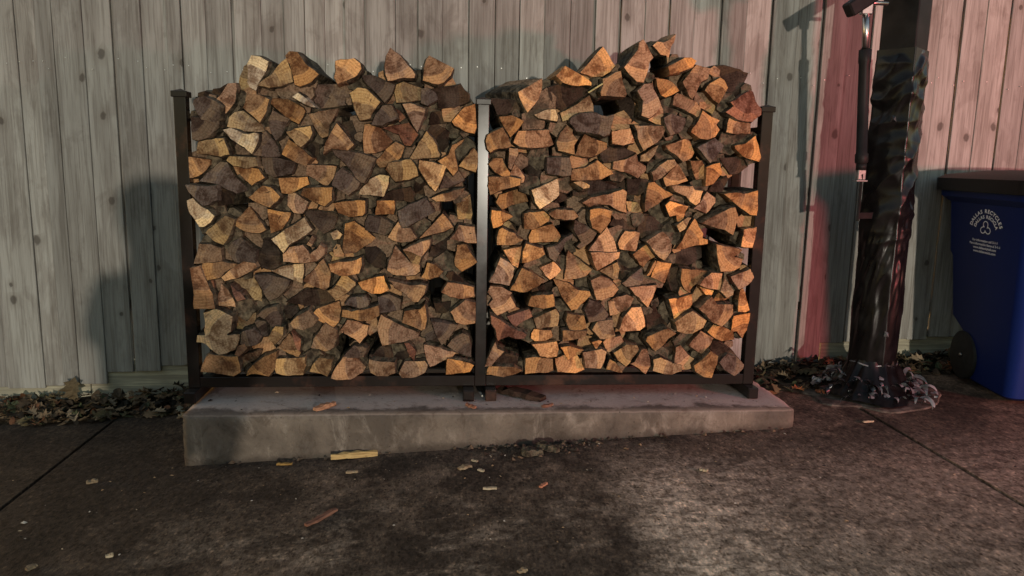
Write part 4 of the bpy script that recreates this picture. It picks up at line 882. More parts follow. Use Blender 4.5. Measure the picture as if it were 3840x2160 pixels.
def log_mesh(pts, y0, pith, length, skew, sd, rough_edge=.003):
    """prism with a traced end face; pith is the polygon corner at the tree's heart"""
    n = len(pts)
    P, bark = [], []
    for i in range(n):
        a, b = Vector(pts[i]), Vector(pts[(i + 1) % n])
        L = (b - a).length
        k = max(1, min(4, int(L / .017)))
        isb = pith not in (i, (i + 1) % n)
        nr = Vector((b.y - a.y, a.x - b.x)).normalized() if L > 1e-6 else Vector((0, 0))
        for j in range(k):
            q = a.lerp(b, j / k)
            if j: q = q + nr * noise.noise(Vector((q.x * 60, q.y * 60, sd))) * rough_edge * 1.6
            P.append(q); bark.append(isb)
    m = len(P)
    cx = sum(p.x for p in P) / m; cz = sum(p.y for p in P) / m
    N = []
    for i in range(m):
        d = P[(i + 1) % m] - P[i - 1]
        N.append(Vector((d.y, -d.x)).normalized() if d.length > 1e-6 else Vector((0, 0)))
    ta, tb = lr.uniform(-.13, .13), lr.uniform(-.13, .13)
    V, F, mats = [], [], []
    rings = ((0, 0.0), (.0018, .0008), (.030, .005), (.09, .0085), (.22, .008), (length - .01, .003), (length, -.003))
    for ri, (dy, ex) in enumerate(rings):
        t = dy / length
        for i in range(m):
            e = ex * (1.25 if bark[i] else .55)
            if ri > 1: e += noise.noise(Vector((P[i].x * 25, dy * 14, P[i].y * 25 + sd))) * .0045
            x = P[i].x + N[i].x * e + skew[0] * t
            z = P[i].y + N[i].y * e + skew[1] * t
            tl = (ta * (P[i].x - cx) + tb * (P[i].y - cz)) * (1 - t) + noise.noise(Vector((x * 40, z * 40, sd))) * .0022 * (1 if ri < 2 else 0)
            V.append((x, y0 + dy + tl, z))
    F.append(tuple(range(m))); mats.append(0)
    for r in range(len(rings) - 1):
        for i in range(m):
            i2 = (i + 1) % m
            F.append((r * m + i, (r + 1) * m + i, (r + 1) * m + i2, r * m + i2))
            mats.append(0 if r == 0 else (2 if bark[i] else 1))
    F.append(tuple((len(rings) - 1) * m + i for i in range(m - 1, -1, -1))); mats.append(0)
    return V, F, mats

made = 0
for line in LOGS.strip().split("\n"):
    head, label = line.split(" | ")
    tok = head.split()
    c, y0, pith = tok[0], int(tok[1]) / 1000, int(tok[2])
    pts = [tuple(int(q) / 1000 for q in s.split(",")) for s in tok[3:]]
    made += 1
    length = lr.uniform(.36, .43)
    skew = (lr.uniform(-.015, .015), lr.uniform(-.010, .010))
    if 'L' in c: skew = (-.12, .02)
    if 'S' in c: length = .10
    if c == 'W' and len(pts) == 6: length = .07
    V, F, mt = log_mesh(pts, y0, pith, length, skew, made * 3.7)
    # object origin at the pith, a little inside the end face
    cxm = sum(p[0] for p in pts) / len(pts); czm = sum(p[1] for p in pts) / len(pts)
    px, pz = pts[pith]
    ox, oz = px, pz
    if lr.random() < .25: ox, oz = px + (px - cxm) * .8, pz + (pz - czm) * .8
    V = [(v[0] - ox, v[1] - y0, v[2] - oz) for v in V]
    me = mesh("split_log", V, F)
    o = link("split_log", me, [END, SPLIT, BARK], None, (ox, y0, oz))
    for p, k in zip(me.polygons, mt):
        p.material_index = k
    if c[0] == 'd':
        for p in me.polygons:
            if p.material_index == 1: p.material_index = 2
    me.update()
    R = max(math.hypot(p[0] - ox, p[1] - oz) for p in pts)
    b = TONE[c[0]]
    k = lr.uniform(.72, 1.25) * (.88 if ox < 0 else 1.0)  # left bay logs darker in colour, standing in for the shade over them
    gmean = (b[0] + b[1] + b[2]) / 3; ds = lr.choice((.0, .0, .06, .14, .28))
    b = tuple(v * (1 - ds) + gmean * ds * .92 for v in b)
    h = lr.uniform(-.05, .05)
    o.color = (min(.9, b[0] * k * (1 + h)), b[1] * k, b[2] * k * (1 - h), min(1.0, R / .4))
    tag(o, label, "log", "split logs stacked in the rack")

# deeper logs glimpsed in the gaps between the front ones
Vs, Fs, Ms = [], [], []
for k, (x, z, r, y) in enumerate(FILL):
    x, z, r, y = x / 1000, z / 1000, r / 1000, y / 1000 - .028
    n = lr.choice((5, 6, 7)); a0 = lr.uniform(0, 6.3)
    pts = []
    for i in range(n):
        a = a0 + 2 * PI * i / n + lr.uniform(-.3, .3)
        rr = r * lr.uniform(.8, 1.12)
        pts.append((x + rr * math.cos(a), max(.105, z + rr * math.sin(a))))
    V, F, mt = log_mesh(pts, y, 0, .30, (0, 0), k * 1.3)
    b = len(Vs); Vs += V; Fs += [tuple(i + b for i in f) for f in F]
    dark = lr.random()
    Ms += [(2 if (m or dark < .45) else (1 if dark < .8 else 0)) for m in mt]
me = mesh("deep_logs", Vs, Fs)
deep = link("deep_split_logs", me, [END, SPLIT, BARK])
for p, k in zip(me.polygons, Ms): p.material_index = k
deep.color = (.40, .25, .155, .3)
tag(deep, "dark bark and log ends set deeper between the stacked logs", "logs", kind="stuff")

# loose stick poking out of the right bay
st = link("wood_splinter", from_bm("wood_splinter", bar_bm((.425, -.03, 1.295), (.475, -.065, 1.328), .007, .005, .001)), WOODCHIP)
st.color = (.62, .52, .25, 1)
tag(st, "pale yellow splinter sticking out below the right bay's top logs", "splinter")

# ================================================================== wrapped post with gas strut
PX, PY = 1.893, .20
post = empty("wrapped_post", (PX, PY, ground_z(PX)), math.radians(39))
tag(post, "black square steel post wrapped in wrinkled black plastic, with gas strut, right of rack", "post")
STEEL = mat_plain("black_satin_paint", (.010, .009, .009), .5, .12, 0, 12, .3).m
PL = NT("black_plastic_film", .3, .20)
_o = PL.coord(); _d = PL.noise(_o, 9, 3, .6)
PL.color(PL.mix(PL.ramp(_d, .4, .7), (.004, .0035, .0035, 1), (.009, .008, .008, 1)))
PL.rough(PL.math('MULTIPLY_ADD', _d, .20, .20))
PLASTIC = PL.m
CHROME = mat_plain("chrome_rod", (.40, .39, .38), .34, .6, 1.0, 60, .1).m
SHRED = mat_plain("torn_film", (.11, .11, .115), .28, .6, 0, 7, .97).m
link("column", from_bm("column", box_bm(-.078, .078, -.078, .078, .01, 2.5, .008, 3)), STEEL, post)

def wrap_mesh():
    nz, na = 250, 112
    vs, fs = [], []
    z0, z1 = .075, 1.59
    for j in range(nz + 1):
        t = j / nz; z = z0 + (z1 - z0) * t
        for i in range(na):
            a = 2 * PI * i / na
            ca, sa = math.cos(a), math.sin(a)
            # squarish tube, slacker in the middle
            sq = .080 / max(abs(ca), abs(sa))
            rd = .112
            slack = .22 + .16 * math.sin(PI * min(1, t * 1.05)) ** .8
            if t < .42: slack = .38 + .30 * min(1, (.42 - t) / .2)
            r = sq * (1 - slack) + rd * slack
            wz = z
            # sagging crosswise folds above, long vertical folds below
            up = max(0.0, min(1.0, (t - .36) / .12)) * max(0.0, min(1.0, (1 - t) / .04))
            # unwrapped strip coordinate, its seam at the back
            u = ((a - .37) % (2 * PI)) * .11
            def fold(ang, fa, fc, off):
                al = u * math.cos(ang) + z * math.sin(ang); ac = -u * math.sin(ang) + z * math.cos(ang)
                wv = .25 * noise.noise(Vector((al * 9, ac * 9, off + 7)))
                return 1 - 2.6 * abs(noise.noise(Vector((al * fa, ac * fc + wv, off))))
            f1 = fold(.60, 3.2, 9.0, 1.0); f2 = fold(-.35, 4, 11, 4.0); f3 = fold(1.2, 4, 15, 8.0)
            r += up * (.0105 * f1 + .0060 * f2 + .0030 * f3 - .001)
            lo = 1 - max(0.0, min(1.0, (t - .40) / .2))
            g1 = fold(1.50, 2.2, 17, 12.0); g2 = fold(1.25, 3.0, 26, 15.0)
            r += lo * min(1, t * 4) * (.008 * g1 + .0045 * g2 - .003)
            # ties pinching the film
            for zt in (1.575, .14):
                r -= .012 * math.exp(-((z - zt) / .012) ** 2)
            if t > .96: r = max(.0, r) * (1 - (t - .96) * .6) + .0
            lim = .0825 / max(abs(ca), abs(sa))
            r = max(r, lim)
            vs.append((r * ca, r * sa, wz))
    for j in range(nz):
        for i in range(na):
            fs.append((j * na + i, j * na + (i + 1) % na, (j + 1) * na + (i + 1) % na, (j + 1) * na + i))
    return mesh("wrap", vs, fs, True)
wrap = link("plastic_wrap", wrap_mesh(), PLASTIC, post)
# flared skirt over the base
vs, fs = [], []
na = 64
prof = ((.105, .17), (.110, .145), (.125, .12), (.15, .085), (.175, .055), (.215, .03), (.235, .012))
for j, (r, z) in enumerate(prof):
    for i in range(na):
        a = 2 * PI * i / na
        k = j / (len(prof) - 1)
        rr = r * (1 + k * .18 * math.sin(a * 2 + .6)) + k * (.016 * math.sin(a * 5 + 1) + .045 * noise.noise(Vector((math.cos(a) * 4, math.sin(a) * 4, z * 20)))) + .004 * math.sin(a * 11 + j)
        vs.append((rr * math.cos(a), rr * math.sin(a), z + math.sin(PI * k) * .03 * noise.noise(Vector((math.cos(a) * 6, math.sin(a) * 6, 7))) + .004))
for j in range(len(prof) - 1):
    for i in range(na):
        fs.append((j * na + i, (j + 1) * na + i, (j + 1) * na + (i + 1) % na, j * na + (i + 1) % na))
link("skirt", mesh("skirt", vs, fs, True), PLASTIC, post)
link("tie_band", from_bm("tie_band", tube_bm([(.108 * math.cos(2 * PI * i / 32), .108 * math.sin(2 * PI * i / 32), .155 + .004 * math.sin(i)) for i in range(33)], .004, 6), True), SHRED, post)
# torn curls of film round the foot
sr = random.Random(8)
vs, fs = [], []
for k in range(150):
    a = sr.uniform(0, 2 * PI); r0 = sr.uniform(.15, .27)
    h = max(.015, (.25 - r0) * .75) + sr.uniform(.005, .04)
    w = sr.uniform(.008, .034); L = sr.uniform(.05, .13)
    th = sr.uniform(0, 2 * PI); curl = sr.uniform(1.5, 5.0)
    d = Vector((math.cos(th), math.sin(th), 0)); s = Vector((-d.y, d.x, 0))
    p = Vector((r0 * math.cos(a), r0 * math.sin(a), h))
    b = len(vs); ang = sr.uniform(-.3, 1.0)
    ns = 6
    for i in range(ns + 1):
        ww = w * (1 - .5 * (i / ns)) * sr.uniform(.7, 1.2)
        tw = s * math.cos(i * .25) + Vector((0, 0, 1)) * math.sin(i * .25)
        for sg in (-1, 1):
            q = p + tw * ww * .5 * sg
            vs.append((q.x, q.y, max(.006, q.z)))
        p = p + (d * math.cos(ang) + Vector((0, 0, 1)) * math.sin(ang)) * (L / ns)
        ang -= curl / ns
    for i in range(ns):
        fs.append((b + 2 * i, b + 2 * i + 1, b + 2 * i + 3, b + 2 * i + 2))
sh = link("torn_film", mesh("torn_film", vs, fs, True), SHRED, post)
sh["kind"] = "stuff"
# small rags of film on the edge of the wrap
for (z, a, s) in ((1.27, 3.4, .024), (.80, 5.6, .03), (.74, 5.7, .022), (.30, 3.9, .02), (1.56, 4.2, .014)):
    r = .118
    c = Vector((r * math.cos(a), r * math.sin(a), z))
    t = Vector((-math.sin(a), math.cos(a), 0))
    o3 = Vector((math.cos(a), math.sin(a), 0)) * .006
    vv = [c - t * s * .5, c + t * s * .5 + o3, c + t * s * .3 + Vector((0, 0, s)) + o3, c - t * s * .4 + Vector((0, 0, s * 1.3)), c + o3 * 2 + Vector((0, 0, s * .5))]
    link("film_rag", mesh("film_rag", vv, [(0, 1, 4), (1, 2, 4), (2, 3, 4), (3, 0, 4)]), SHRED, post)
# strut, bracket and lifting arm: given in world metres, moved into the post's frame
inv = (Matrix.Translation((PX, PY, ground_z(PX))) @ Matrix.Rotation(math.radians(39), 4, 'Z')).inverted()
def wpart(name, bm, mat, parent=post, smooth=False):
    bmesh.ops.transform(bm, matrix=inv, verts=bm.verts)
    return link(name, from_bm(name, bm, smooth), mat, parent)
strut = wpart("strut_cylinder", tube_bm([(1.659, .10, 1.525), (1.659, .10, 1.52), (1.661, .10, 1.47), (1.661, .10, 1.46), (1.686, .10, 1.08), (1.687, .10, 1.075), (1.689, .10, 1.04), (1.690, .10, 1.03)],
                        [.020, .0265, .0265, .0235, .0235, .028, .028, .02], 20), STEEL, post, True)
wpart("strut_rod", tube_bm([(1.647, .10, 1.68), (1.659, .10, 1.52)], .0145, 16), CHROME, strut, True)
wpart("strut_collar", tube_bm([(1.690, .10, 1.035), (1.690, .10, 1.005)], [.022, .022], 16), STEEL, strut, True)
bm = box_bm(1.672, 1.708, .085, .115, .962, 1.006, .003, 1)
box_bm(1.664, 1.716, .08, .12, .954, .9615, .002, 1, bm)
wpart("clevis", bm, mat_plain("dull_zinc", (.22, .21, .20), .5, .4, .3, 60, .3).m, strut)
wpart("lower_bracket", bar_bm((1.70, .105, .99), (1.715, .13, .78), .012, .05, .002), STEEL)
wpart("lug", bar_bm((1.715, .13, .80), (1.80, .16, .80), .012, .03, .002), STEEL)
wpart("strut_fork", bar_bm((1.645, .10, 1.665), (1.645, .10, 1.72), .05, .03, .004), CHROME, strut)
wpart("pivot_pin", tube_bm([(1.60, .10, 1.715), (1.74, .10, 1.715)], .0095, 12), CHROME, strut, True)
wpart("lifting_arm", bar_bm((1.548, .07, 1.672), (1.90, .12, 1.90), .055, .06, .006), STEEL)
wpart("lifting_arm", bar_bm((1.60, .12, 1.71), (1.93, .16, 1.92), .03, .06, .006), STEEL)
# concrete collar round the foot
def collar():
    vs, fs = [], []
    na = 48
    for (r, z) in ((.305, -.004), (.297, .006), (.27, .009), (.06, .010)):
        for i in range(na):
            a = 2 * PI * i / na
            rr = r * (1 + .22 * noise.noise(Vector((math.cos(a) * 2, math.sin(a) * 2, 1)))) if r > .1 else r
            vs.append((rr * math.cos(a), rr * math.sin(a), z + .0525 * rr * math.cos(a + math.radians(39)) + .002 * noise.noise(Vector((rr * 20, a * 5, 0)))))
    for j in range(3):
        for i in range(na):
            fs.append((j * na + i, j * na + (i + 1) % na, (j + 1) * na + (i + 1) % na, (j + 1) * na + i))
    fs.append(tuple(3 * na + i for i in range(na)))
    return mesh("collar", vs, fs)
link("concrete_collar", collar(), mat_plain("rough_concrete", (.085, .068, .054), .95, .15, 0, 22, .5, .8).m, post)

# ================================================================== recycling cart
BA = math.radians(10)
cart = empty("recycling_cart", (2.365, -.10, ground_z(2.6)), 0)
cart.rotation_euler = (0, 0, -BA)          # local +y runs from the front of the cart to its back
tag(cart, "dark blue wheeled recycling cart with black lid standing at the fence", "recycling cart")
BLUE = mat_plain("blue_cart_plastic", (.0045, .014, .092), .5, .12, 0, 260, .12, .10).m
LID = mat_plain("black_lid_plastic", (.010, .009, .009), .5, .2, 0, 200, .2, .15).m
RUB = mat_plain("black_rubber", (.012, .012, .012), .7, .3, 0, 40, .3).m
def rrect(x0, x1, y0, y1, r, n=6):
    out = []
    for cx, cy, a0 in ((x1 - r, y1 - r, 0), (x0 + r, y1 - r, 90), (x0 + r, y0 + r, 180), (x1 - r, y0 + r, 270)):
        for k in range(n + 1):
            a = math.radians(a0 + 90 * k / n)
            out.append((cx + r * math.cos(a), cy + r * math.sin(a)))
    return out
def loft(levels, name, smooth=True, cap_top=True):
    vs, fs = [], []
    for (z, sf, sr_, left, wid, r) in levels:
        for (x, y) in rrect(left, wid, sf, sr_, r): vs.append((x, y, z))
    n = len(rrect(0, 1, 0, 1, .1))
    for j in range(len(levels) - 1):
        for i in range(n):
            fs.append((j * n + i, j * n + (i + 1) % n, (j + 1) * n + (i + 1) % n, (j + 1) * n + i))
    fs.append(tuple(range(n - 1, -1, -1)))
    if cap_top: fs.append(tuple((len(levels) - 1) * n + i for i in range(n)))
    me = mesh(name, vs, fs)
    if smooth:
        for p in me.polygons: p.use_smooth = len(p.vertices) == 4
        me.set_sharp_from_angle(angle=math.radians(32))
    return me
W0 = .56
body = link("body", loft([(.004, .03, .38, .02, W0 - .02, .04), (.02, .0, .41, .0, W0, .05), (.235, -.022, .455, -.012, W0 + .012, .055), (.300, -.028, .575, -.016, W0 + .016, .055),
        (.598, -.060, .612, -.033, W0 + .033, .06), (.622, -.062, .640, -.034, W0 + .034, .06), (.872, -.088, .662, -.050, W0 + .05, .065), (.900, -.118, .72, -.078, W0 + .078, .075),
        (.955, -.122, .728, -.082, W0 + .082, .08), (.962, -.118, .724, -.078, W0 + .078, .08)], "body"), BLUE, cart)
# ribs and raised front panel
for x in (.10, W0 - .10):
    link("rib", from_bm("rib", bar_bm((x, -.002, .06), (x - .002, -.088, .80), .05, .020, .006)), BLUE, cart)
link("front_panel", from_bm("front_panel", bar_bm((W0 / 2 + .02, -.004, .08), (W0 / 2 + .02, -.075, .70), .30, .016, .006)), BLUE, cart)
lid = link("lid", loft([(.928, -.136, .742, -.096, W0 + .096, .085), (.932, -.140, .745, -.10, W0 + .10, .09), (.990, -.142, .745, -.102, W0 + .102, .09), (1.008, -.10, .72, -.07, W0 + .07, .09), (1.030, .06, .60, .06, W0 - .06, .09), (1.034, .15, .5, .14, W0 - .14, .06)], "lid"), LID, cart)
link("hinge_bar", from_bm("hinge_bar", tube_bm([(-.03, .752, .955), (W0 + .03, .752, .955)], .014, 12), True), LID, cart)
for sx in (-.022, W0 - .028):
    w = link("wheel", from_bm("wheel", tube_bm([(sx, .395, .122), (sx + .004, .395, .122), (sx + .046, .395, .122), (sx + .05, .395, .122)], [.110, .120, .120, .110], 32), True), RUB, cart)
    link("hub", from_bm("hub", tube_bm([(sx - .006, .395, .122), (sx - .001, .395, .122)], [.008, .011], 14), True), CHROME, w)
link("axle", from_bm("axle", tube_bm([(.03, .395, .122), (W0 - .03, .395, .122)], .012, 12), True), CHROME, cart)

# printing on the left side panel: flat ink
INK = mat_plain("white_ink", (.92, .92, .95), .7, .2, 0, 300, .1).m
def side_pt(u, v, lift=.002):
    """u runs along the side towards the front of the cart, v up; returns cart-local point"""
    z = VC + .03 + (v - VC) * .72
    t = (z - .30) / .572
    x = -.016 + (-.050 + .016) * t
    return Vector((x - lift, -u, z))
def text_verts(s, size, bold=.0):
    cu = bpy.data.curves.new("txt", 'FONT'); cu.body = s; cu.size = size; cu.align_x = 'CENTER'; cu.offset = bold
    cu.resolution_u = 3
    ob = bpy.data.objects.new("txt", cu); COL.objects.link(ob)
    bpy.context.view_layer.update()
    dg = bpy.context.evaluated_depsgraph_get()
    me = bpy.data.meshes.new_from_object(ob.evaluated_get(dg))
    V = [tuple(v.co) for v in me.vertices]; F = [tuple(p.vertices) for p in me.polygons]
    bpy.data.objects.remove(ob); bpy.data.curves.remove(cu); bpy.data.meshes.remove(me)
    return V, F
PV, PF = [], []
def flush(name):
    """what has been set so far becomes one piece of printing on the body"""
    link(name, mesh(name, PV, PF), INK, body)
    PV.clear(); PF.clear()
def put(V, F, fn):
    b = len(PV)
    for v in V: PV.append(tuple(fn(v[0], v[1])))
    for f in F: PF.append(tuple(i + b for i in f))
UC, VC = -.265, .735
def arc_text(s, R, size, spread, bold):
    n = len(s)
    wid = {'I': .5, ' ': .6, 'L': .85, 'E': .9, 'S': .92}
    ws = [wid.get(ch, 1.0) for ch in s]; tot = sum(ws); acc = 0
    for ch, w in zip(s, ws):
        a = math.radians(spread) * ((acc + w / 2) / tot - .5); acc += w
        if ch == ' ':
            flush("lettering"); continue
        V, F = text_verts(ch, size, bold)
        ca, sa = math.cos(-a), math.sin(-a)
        def fn(x, y, a=a, ca=ca, sa=sa):
            x2, y2 = x, y + R
            return side_pt(UC + x2 * ca - y2 * sa, VC - .03 + x2 * sa + y2 * ca)
        put(V, F, fn)
arc_text("DALLAS RECYCLES", .125, .034, 150, .0012)
flush("lettering")
arc_text("DALLAS RECICLA", .090, .030, 146, .0010)
flush("lettering")
# three looped arrows
def loop_arrow(rot):
    V, F = [], []
    seq = []
    for k in range(15):
        a = math.radians(-40 + 285 * k / 14)
        seq.append((.020 * math.cos(a), .020 * math.sin(a) + .026))
    for k, (x, y) in enumerate(seq):
        d = Vector((x, y - .026)).normalized()
        w = .0028
        for s in (-1, 1): V.append((x + d.x * w * s, y + d.y * w * s))
    for k in range(14): F.append((2 * k, 2 * k + 1, 2 * k + 3, 2 * k + 2))
    b = len(V)
    V += [(.012, .002), (.030, .006), (.018, .018)]; F.append((b, b + 1, b + 2))
    r = math.radians(rot)
    put(V, F, lambda x, y: side_pt(UC + x * math.cos(r) - y * math.sin(r), VC - .005 + x * math.sin(r) + y * math.cos(r)))
for r in (0, 120, 240): loop_arrow(r)
flush("recycling_symbol")
for k, s in enumerate(("For information call 3-1-1", "Para información llame al 3-1-1", "www.dallascityhall.com", "www.dallasrecicla.com")):
    V, F = text_verts(s, .0215, .0004)
    put(V, F, lambda x, y, k=k: side_pt(UC + x, VC - .095 - .024 * k + y))
    if k < 3: flush("small_print")
flush("small_print")

# ================================================================== fallen leaves
LEAF = NT("dry_leaf", .75, .25)
at = LEAF.new("ShaderNodeAttribute"); at.attribute_name = "tint"
_n = LEAF.noise(LEAF.coord(), 90, 3, .6)
LEAF.color(LEAF.mix(LEAF.ramp(_n, .35, .7, 0, .6), at.outputs["Color"], LEAF.mix(1.0, at.outputs["Color"], (.5, .45, .4, 1), 'MULTIPLY')))
LEAF = LEAF.m
LEAF.use_backface_culling = False
OAK = [(0, 0), (.10, .06), (.13, .20), (.30, .22), (.22, .36), (.20, .44), (.40, .52), (.27, .62), (.22, .70), (.30, .82), (.14, .86), (0, 1.0)]
def leaf_geo(rng, L, lobed=True):
    """leaf lying in local xy, curled about its rib"""
    if lobed: half = OAK
    else: half = [(0, 0), (.12, .12), (.22, .3), (.26, .5), (.21, .7), (.11, .87), (0, 1.0)]
    curl = rng.uniform(-1.6, 2.6); arch = rng.uniform(-.5, .9)
    V, F = [], []
    n = len(half)
    mid = [(0, y) for x, y in half]
    rows = [(-x, y) for x, y in half], mid, half
    for row in rows:
        for x, y in row:
            V.append(Vector((x * L, y * L, (curl * x * x + arch * y * (1 - y) * .6) * L)))
    for s in (0, 1):
        for i in range(n - 1):
            F.append((s * n + i, (s + 1) * n + i, (s + 1) * n + i + 1, s * n + i + 1))
    return V, F
LC = [(.17, .105, .055), (.11, .07, .038), (.07, .045, .025), (.23, .15, .085), (.05, .034, .02), (.13, .10, .05), (.30, .22, .14), (.09, .10, .05), (.035, .026, .017), (.24, .10, .045)]
def leaf_bank(name, n, spot_fn, seed, label):
    rng = random.Random(seed)
    VV, FF, CC = [], [], []
    for k in range(n):
        x, y, z = spot_fn(rng)
        L = rng.uniform(.035, .085)
        V, F = leaf_geo(rng, L, rng.random() < .6)
        rot = Matrix.Rotation(rng.uniform(0, 6.3), 3, 'Z') @ Matrix.Rotation(rng.gauss(0, .38), 3, 'X') @ Matrix.Rotation(rng.gauss(0, .38), 3, 'Y')
        b = len(VV)
        for v in V:
            q = rot @ (v - Vector((0, L * .5, 0))) + Vector((x, y, z))
            VV.append((q.x, min(q.y, FY - .012), max(q.z, ground_z(q.x) + .003)))
        FF += [tuple(i + b for i in f) for f in F]
        c = rng.choice(LC); s = rng.uniform(.4, 1.1)
        CC += [(c[0] * s, c[1] * s, c[2] * s, 1)] * len(V)
    me = mesh(name, VV, FF)
    a = me.color_attributes.new("tint", 'FLOAT_COLOR', 'POINT')
    a.data.foreach_set("color", [q for c in CC for q in c])
    o = link(name, me, LEAF)
    tag(o, label, "leaves", kind="stuff")
def left_spot(r):
    x = r.uniform(-3.1, -1.16)
    f = .20 + .03 * math.sin(x * 9) + .02 * math.sin(x * 23)
    if x > -1.45: f += (x + 1.45) * .9
    d = r.random() ** 1.3 * f
    y = FY - .02 - d
    return x, y, ground_z(x) + .012 + r.random() * .085 * (1 - d / f) ** .8
def right_spot(r):
    x = r.uniform(1.37, 3.3)
    f = .40 if x < 1.75 else (.33 if x < 2.2 else .22)
    f += .03 * math.sin(x * 11)
    d = r.random() ** 1.5 * f
    return x, FY - .02 - d, ground_z(x) + .010 + r.random() * .05 * (1 - d / f)
leaf_bank("leaf_litter", 1150, left_spot, 3, "bank of brown fallen oak leaves along the fence, left of slab")
leaf_bank("leaf_litter", 620, right_spot, 5, "scatter of brown fallen leaves along the fence, right of slab")
# soil mound under the leaves
MO = mat_plain("leaf_mould", (.028, .021, .014), .95, .1, 0, 40, .6, .8).m
for nm, xa, xb, dep, hh, lab in (("leaf_mould", -3.3, -1.20, .21, .055, "dark leaf mould banked against the fence on the left"), ("leaf_mould", 1.345, 3.5, .32, .03, "dark leaf mould along the fence on the right")):
    def zf(x, y, dep=dep, hh=hh, xa=xa):
        t = max(0, min(1, (y - (FY - dep)) / dep))
        return ground_z(x) - .012 + (hh + .012) * t ** .8 + .014 * t * noise.noise(Vector((x * 9, y * 9, 3)))
    o = link(nm, grid_sheet(nm, xa, xb, FY - dep, FY + .03, 60, 10, zf), MO)
    tag(o, lab, kind="structure")

def single_leaf(loc, L, rot, col, label, lobed=True, seed=1):
    rng = random.Random(seed)
    V, F = leaf_geo(rng, L, lobed)
    me = mesh("fallen_leaf", V, F)
    a = me.color_attributes.new("tint", 'FLOAT_COLOR', 'POINT')
    for d in a.data: d.color = (*col, 1)
    o = link("fallen_leaf", me, LEAF, None, loc)
    o.rotation_euler = rot
    tag(o, label, "leaf", "single fallen leaves")
single_leaf((-1.985, .60, ground_z(-1.985) + .055), .125, (1.45, .1, .1), (.12, .085, .045), "curled brown oak leaf standing up against the left kickboard", True, 2)
single_leaf((-1.40, .42, ground_z(-1.4) + .03), .06, (.3, .2, .6), (.33, .30, .21), "pale star-shaped leaf in the litter beside the left rack foot", True, 4)
single_leaf((1.58, .23, ground_z(1.58) + .012), .07, (.2, .1, 1.8), (.36, .13, .05), "orange-brown leaf at the slab's right rear edge", True, 6)
single_leaf((1.66, .17, ground_z(1.66) + .012), .06, (.1, -.2, .4), (.30, .10, .04), "rust leaf lying in front of the right leaf litter", True, 9)
single_leaf((2.16, .20, ground_z(2.16) + .010), .06, (.1, .2, 2.2), (.42, .20, .14), "pale pinkish leaf between the wrapped post and the cart", True, 12)
single_leaf((.317, -.27, ground_z(.317) + .006), .045, (.2, 0, 1.4), (.20, .16, .07), "small olive leaf by bark scraps at the slab foot", False, 7)

# ================================================================== chips and bark scraps
def chip(name, cat, x, y, L, ang, w, h, col, label, on_slab=False, seed=0, mat=None, tilt=0.0):
    rng = random.Random(seed * 13 + 5)
    n = 7
    vs, fs = [], []
    for i in range(n + 1):
        t = i / n - .5
        ww = w * (.55 + .45 * math.sin(PI * (i + .6) / (n + 1.2))) * rng.uniform(.75, 1.15)
        cy = rng.uniform(-.1, .1) * w
        hh = h * rng.uniform(.7, 1.2)
        for (dy, dz) in ((-ww / 2, 0), (ww / 2, 0), (ww / 2 * .8, hh), (-ww / 2 * .7, hh * rng.uniform(.7, 1.2))):
            vs.append((t * L, cy + dy, dz + .03 * L * (1 - 4 * t * t) * tilt))
    for i in range(n):
        for k in range(4):
            a, b = i * 4 + k, i * 4 + (k + 1) % 4
            fs.append((a, b, b + 4, a + 4))
    fs.append((3, 2, 1, 0)); fs.append(tuple(n * 4 + k for k in range(4)))
    z = .002 if on_slab else ground_z(x) + .003
    o = link(name, mesh(name, vs, fs), mat or WOODCHIP, None, (x, y, z))
    o.rotation_euler = (0, 0, math.radians(ang))
    o.color = (*col, 1)
    tag(o, label, cat)
OR, TA, CR, DK, RD = (.42, .21, .12), (.28, .20, .125), (.42, .33, .22), (.06, .042, .03), (.22, .10, .065)
chip("wood_chip", "wood chip", -.642, -.130, .105, 49, .040, .014, OR, "orange wood chip on the slab top near its front edge", True, 1)
chip("wood_stick", "stick", -.515, -.222, .185, 10, .030, .022, (.46, .31, .13), "pale yellowish split stick leaning along the slab foot", False, 2)
chip("bark_slab", "bark", .178, .005, .225, -40, .085, .022, (.055, .03, .02), "long dark bark slab lying on the slab beside the middle feet", True, 3, None, .6)
chip("bark_scrap", "bark", .195, -.310, .085, 7, .060, .020, DK, "dark crumpled bark scrap on the drive, left of pair", False, 4, BARK, 1)
chip("bark_scrap", "bark", .264, -.270, .105, -50, .045, .022, (.08, .06, .045), "dark bark scrap pointing at the slab, right of pair", False, 5, BARK, 1)
chip("wood_chip", "wood chip", -.074, -.408, .055, 32, .030, .010, TA, "tan curved wood chip on the drive below the middle post", False, 6, None, 2)
chip("wood_chip", "wood chip", -.035, -.346, .030, -39, .014, .006, CR, "tiny cream chip nearest the slab below the middle post", False, 7)
chip("wood_chip", "wood chip", -.014, -.442, .028, -37, .018, .006, CR, "tiny cream chip right of the tan curved chip", False, 8)
chip("wood_sliver", "wood sliver", .010, -.607, .050, -1, .016, .007, CR, "cream wood sliver lying flat on dark concrete mid-drive", False, 9)
chip("wood_chip", "wood chip", .202, -.611, .042, 50, .016, .007, (.42, .17, .10), "small reddish wood chip right of the cream sliver", False, 10)
chip("bark_strip", "bark", -.561, -.743, .140, 53, .026, .008, RD, "reddish bark strip lying at an angle on the drive", False, 11)
chip("wood_chip", "wood chip", -1.493, -.307, .040, 22, .028, .009, TA, "tan wood chip alone on the dark left drive", False, 12)
chip("wood_chip", "wood chip", -.506, -.378, .046, 10, .018, .008, TA, "tan wood chip in front of the split stick", False, 13)
chip("wood_chip", "wood chip", -1.177, -.902, .022, 28, .018, .008, CR, "pale chip near the bottom left of the drive", False, 14)
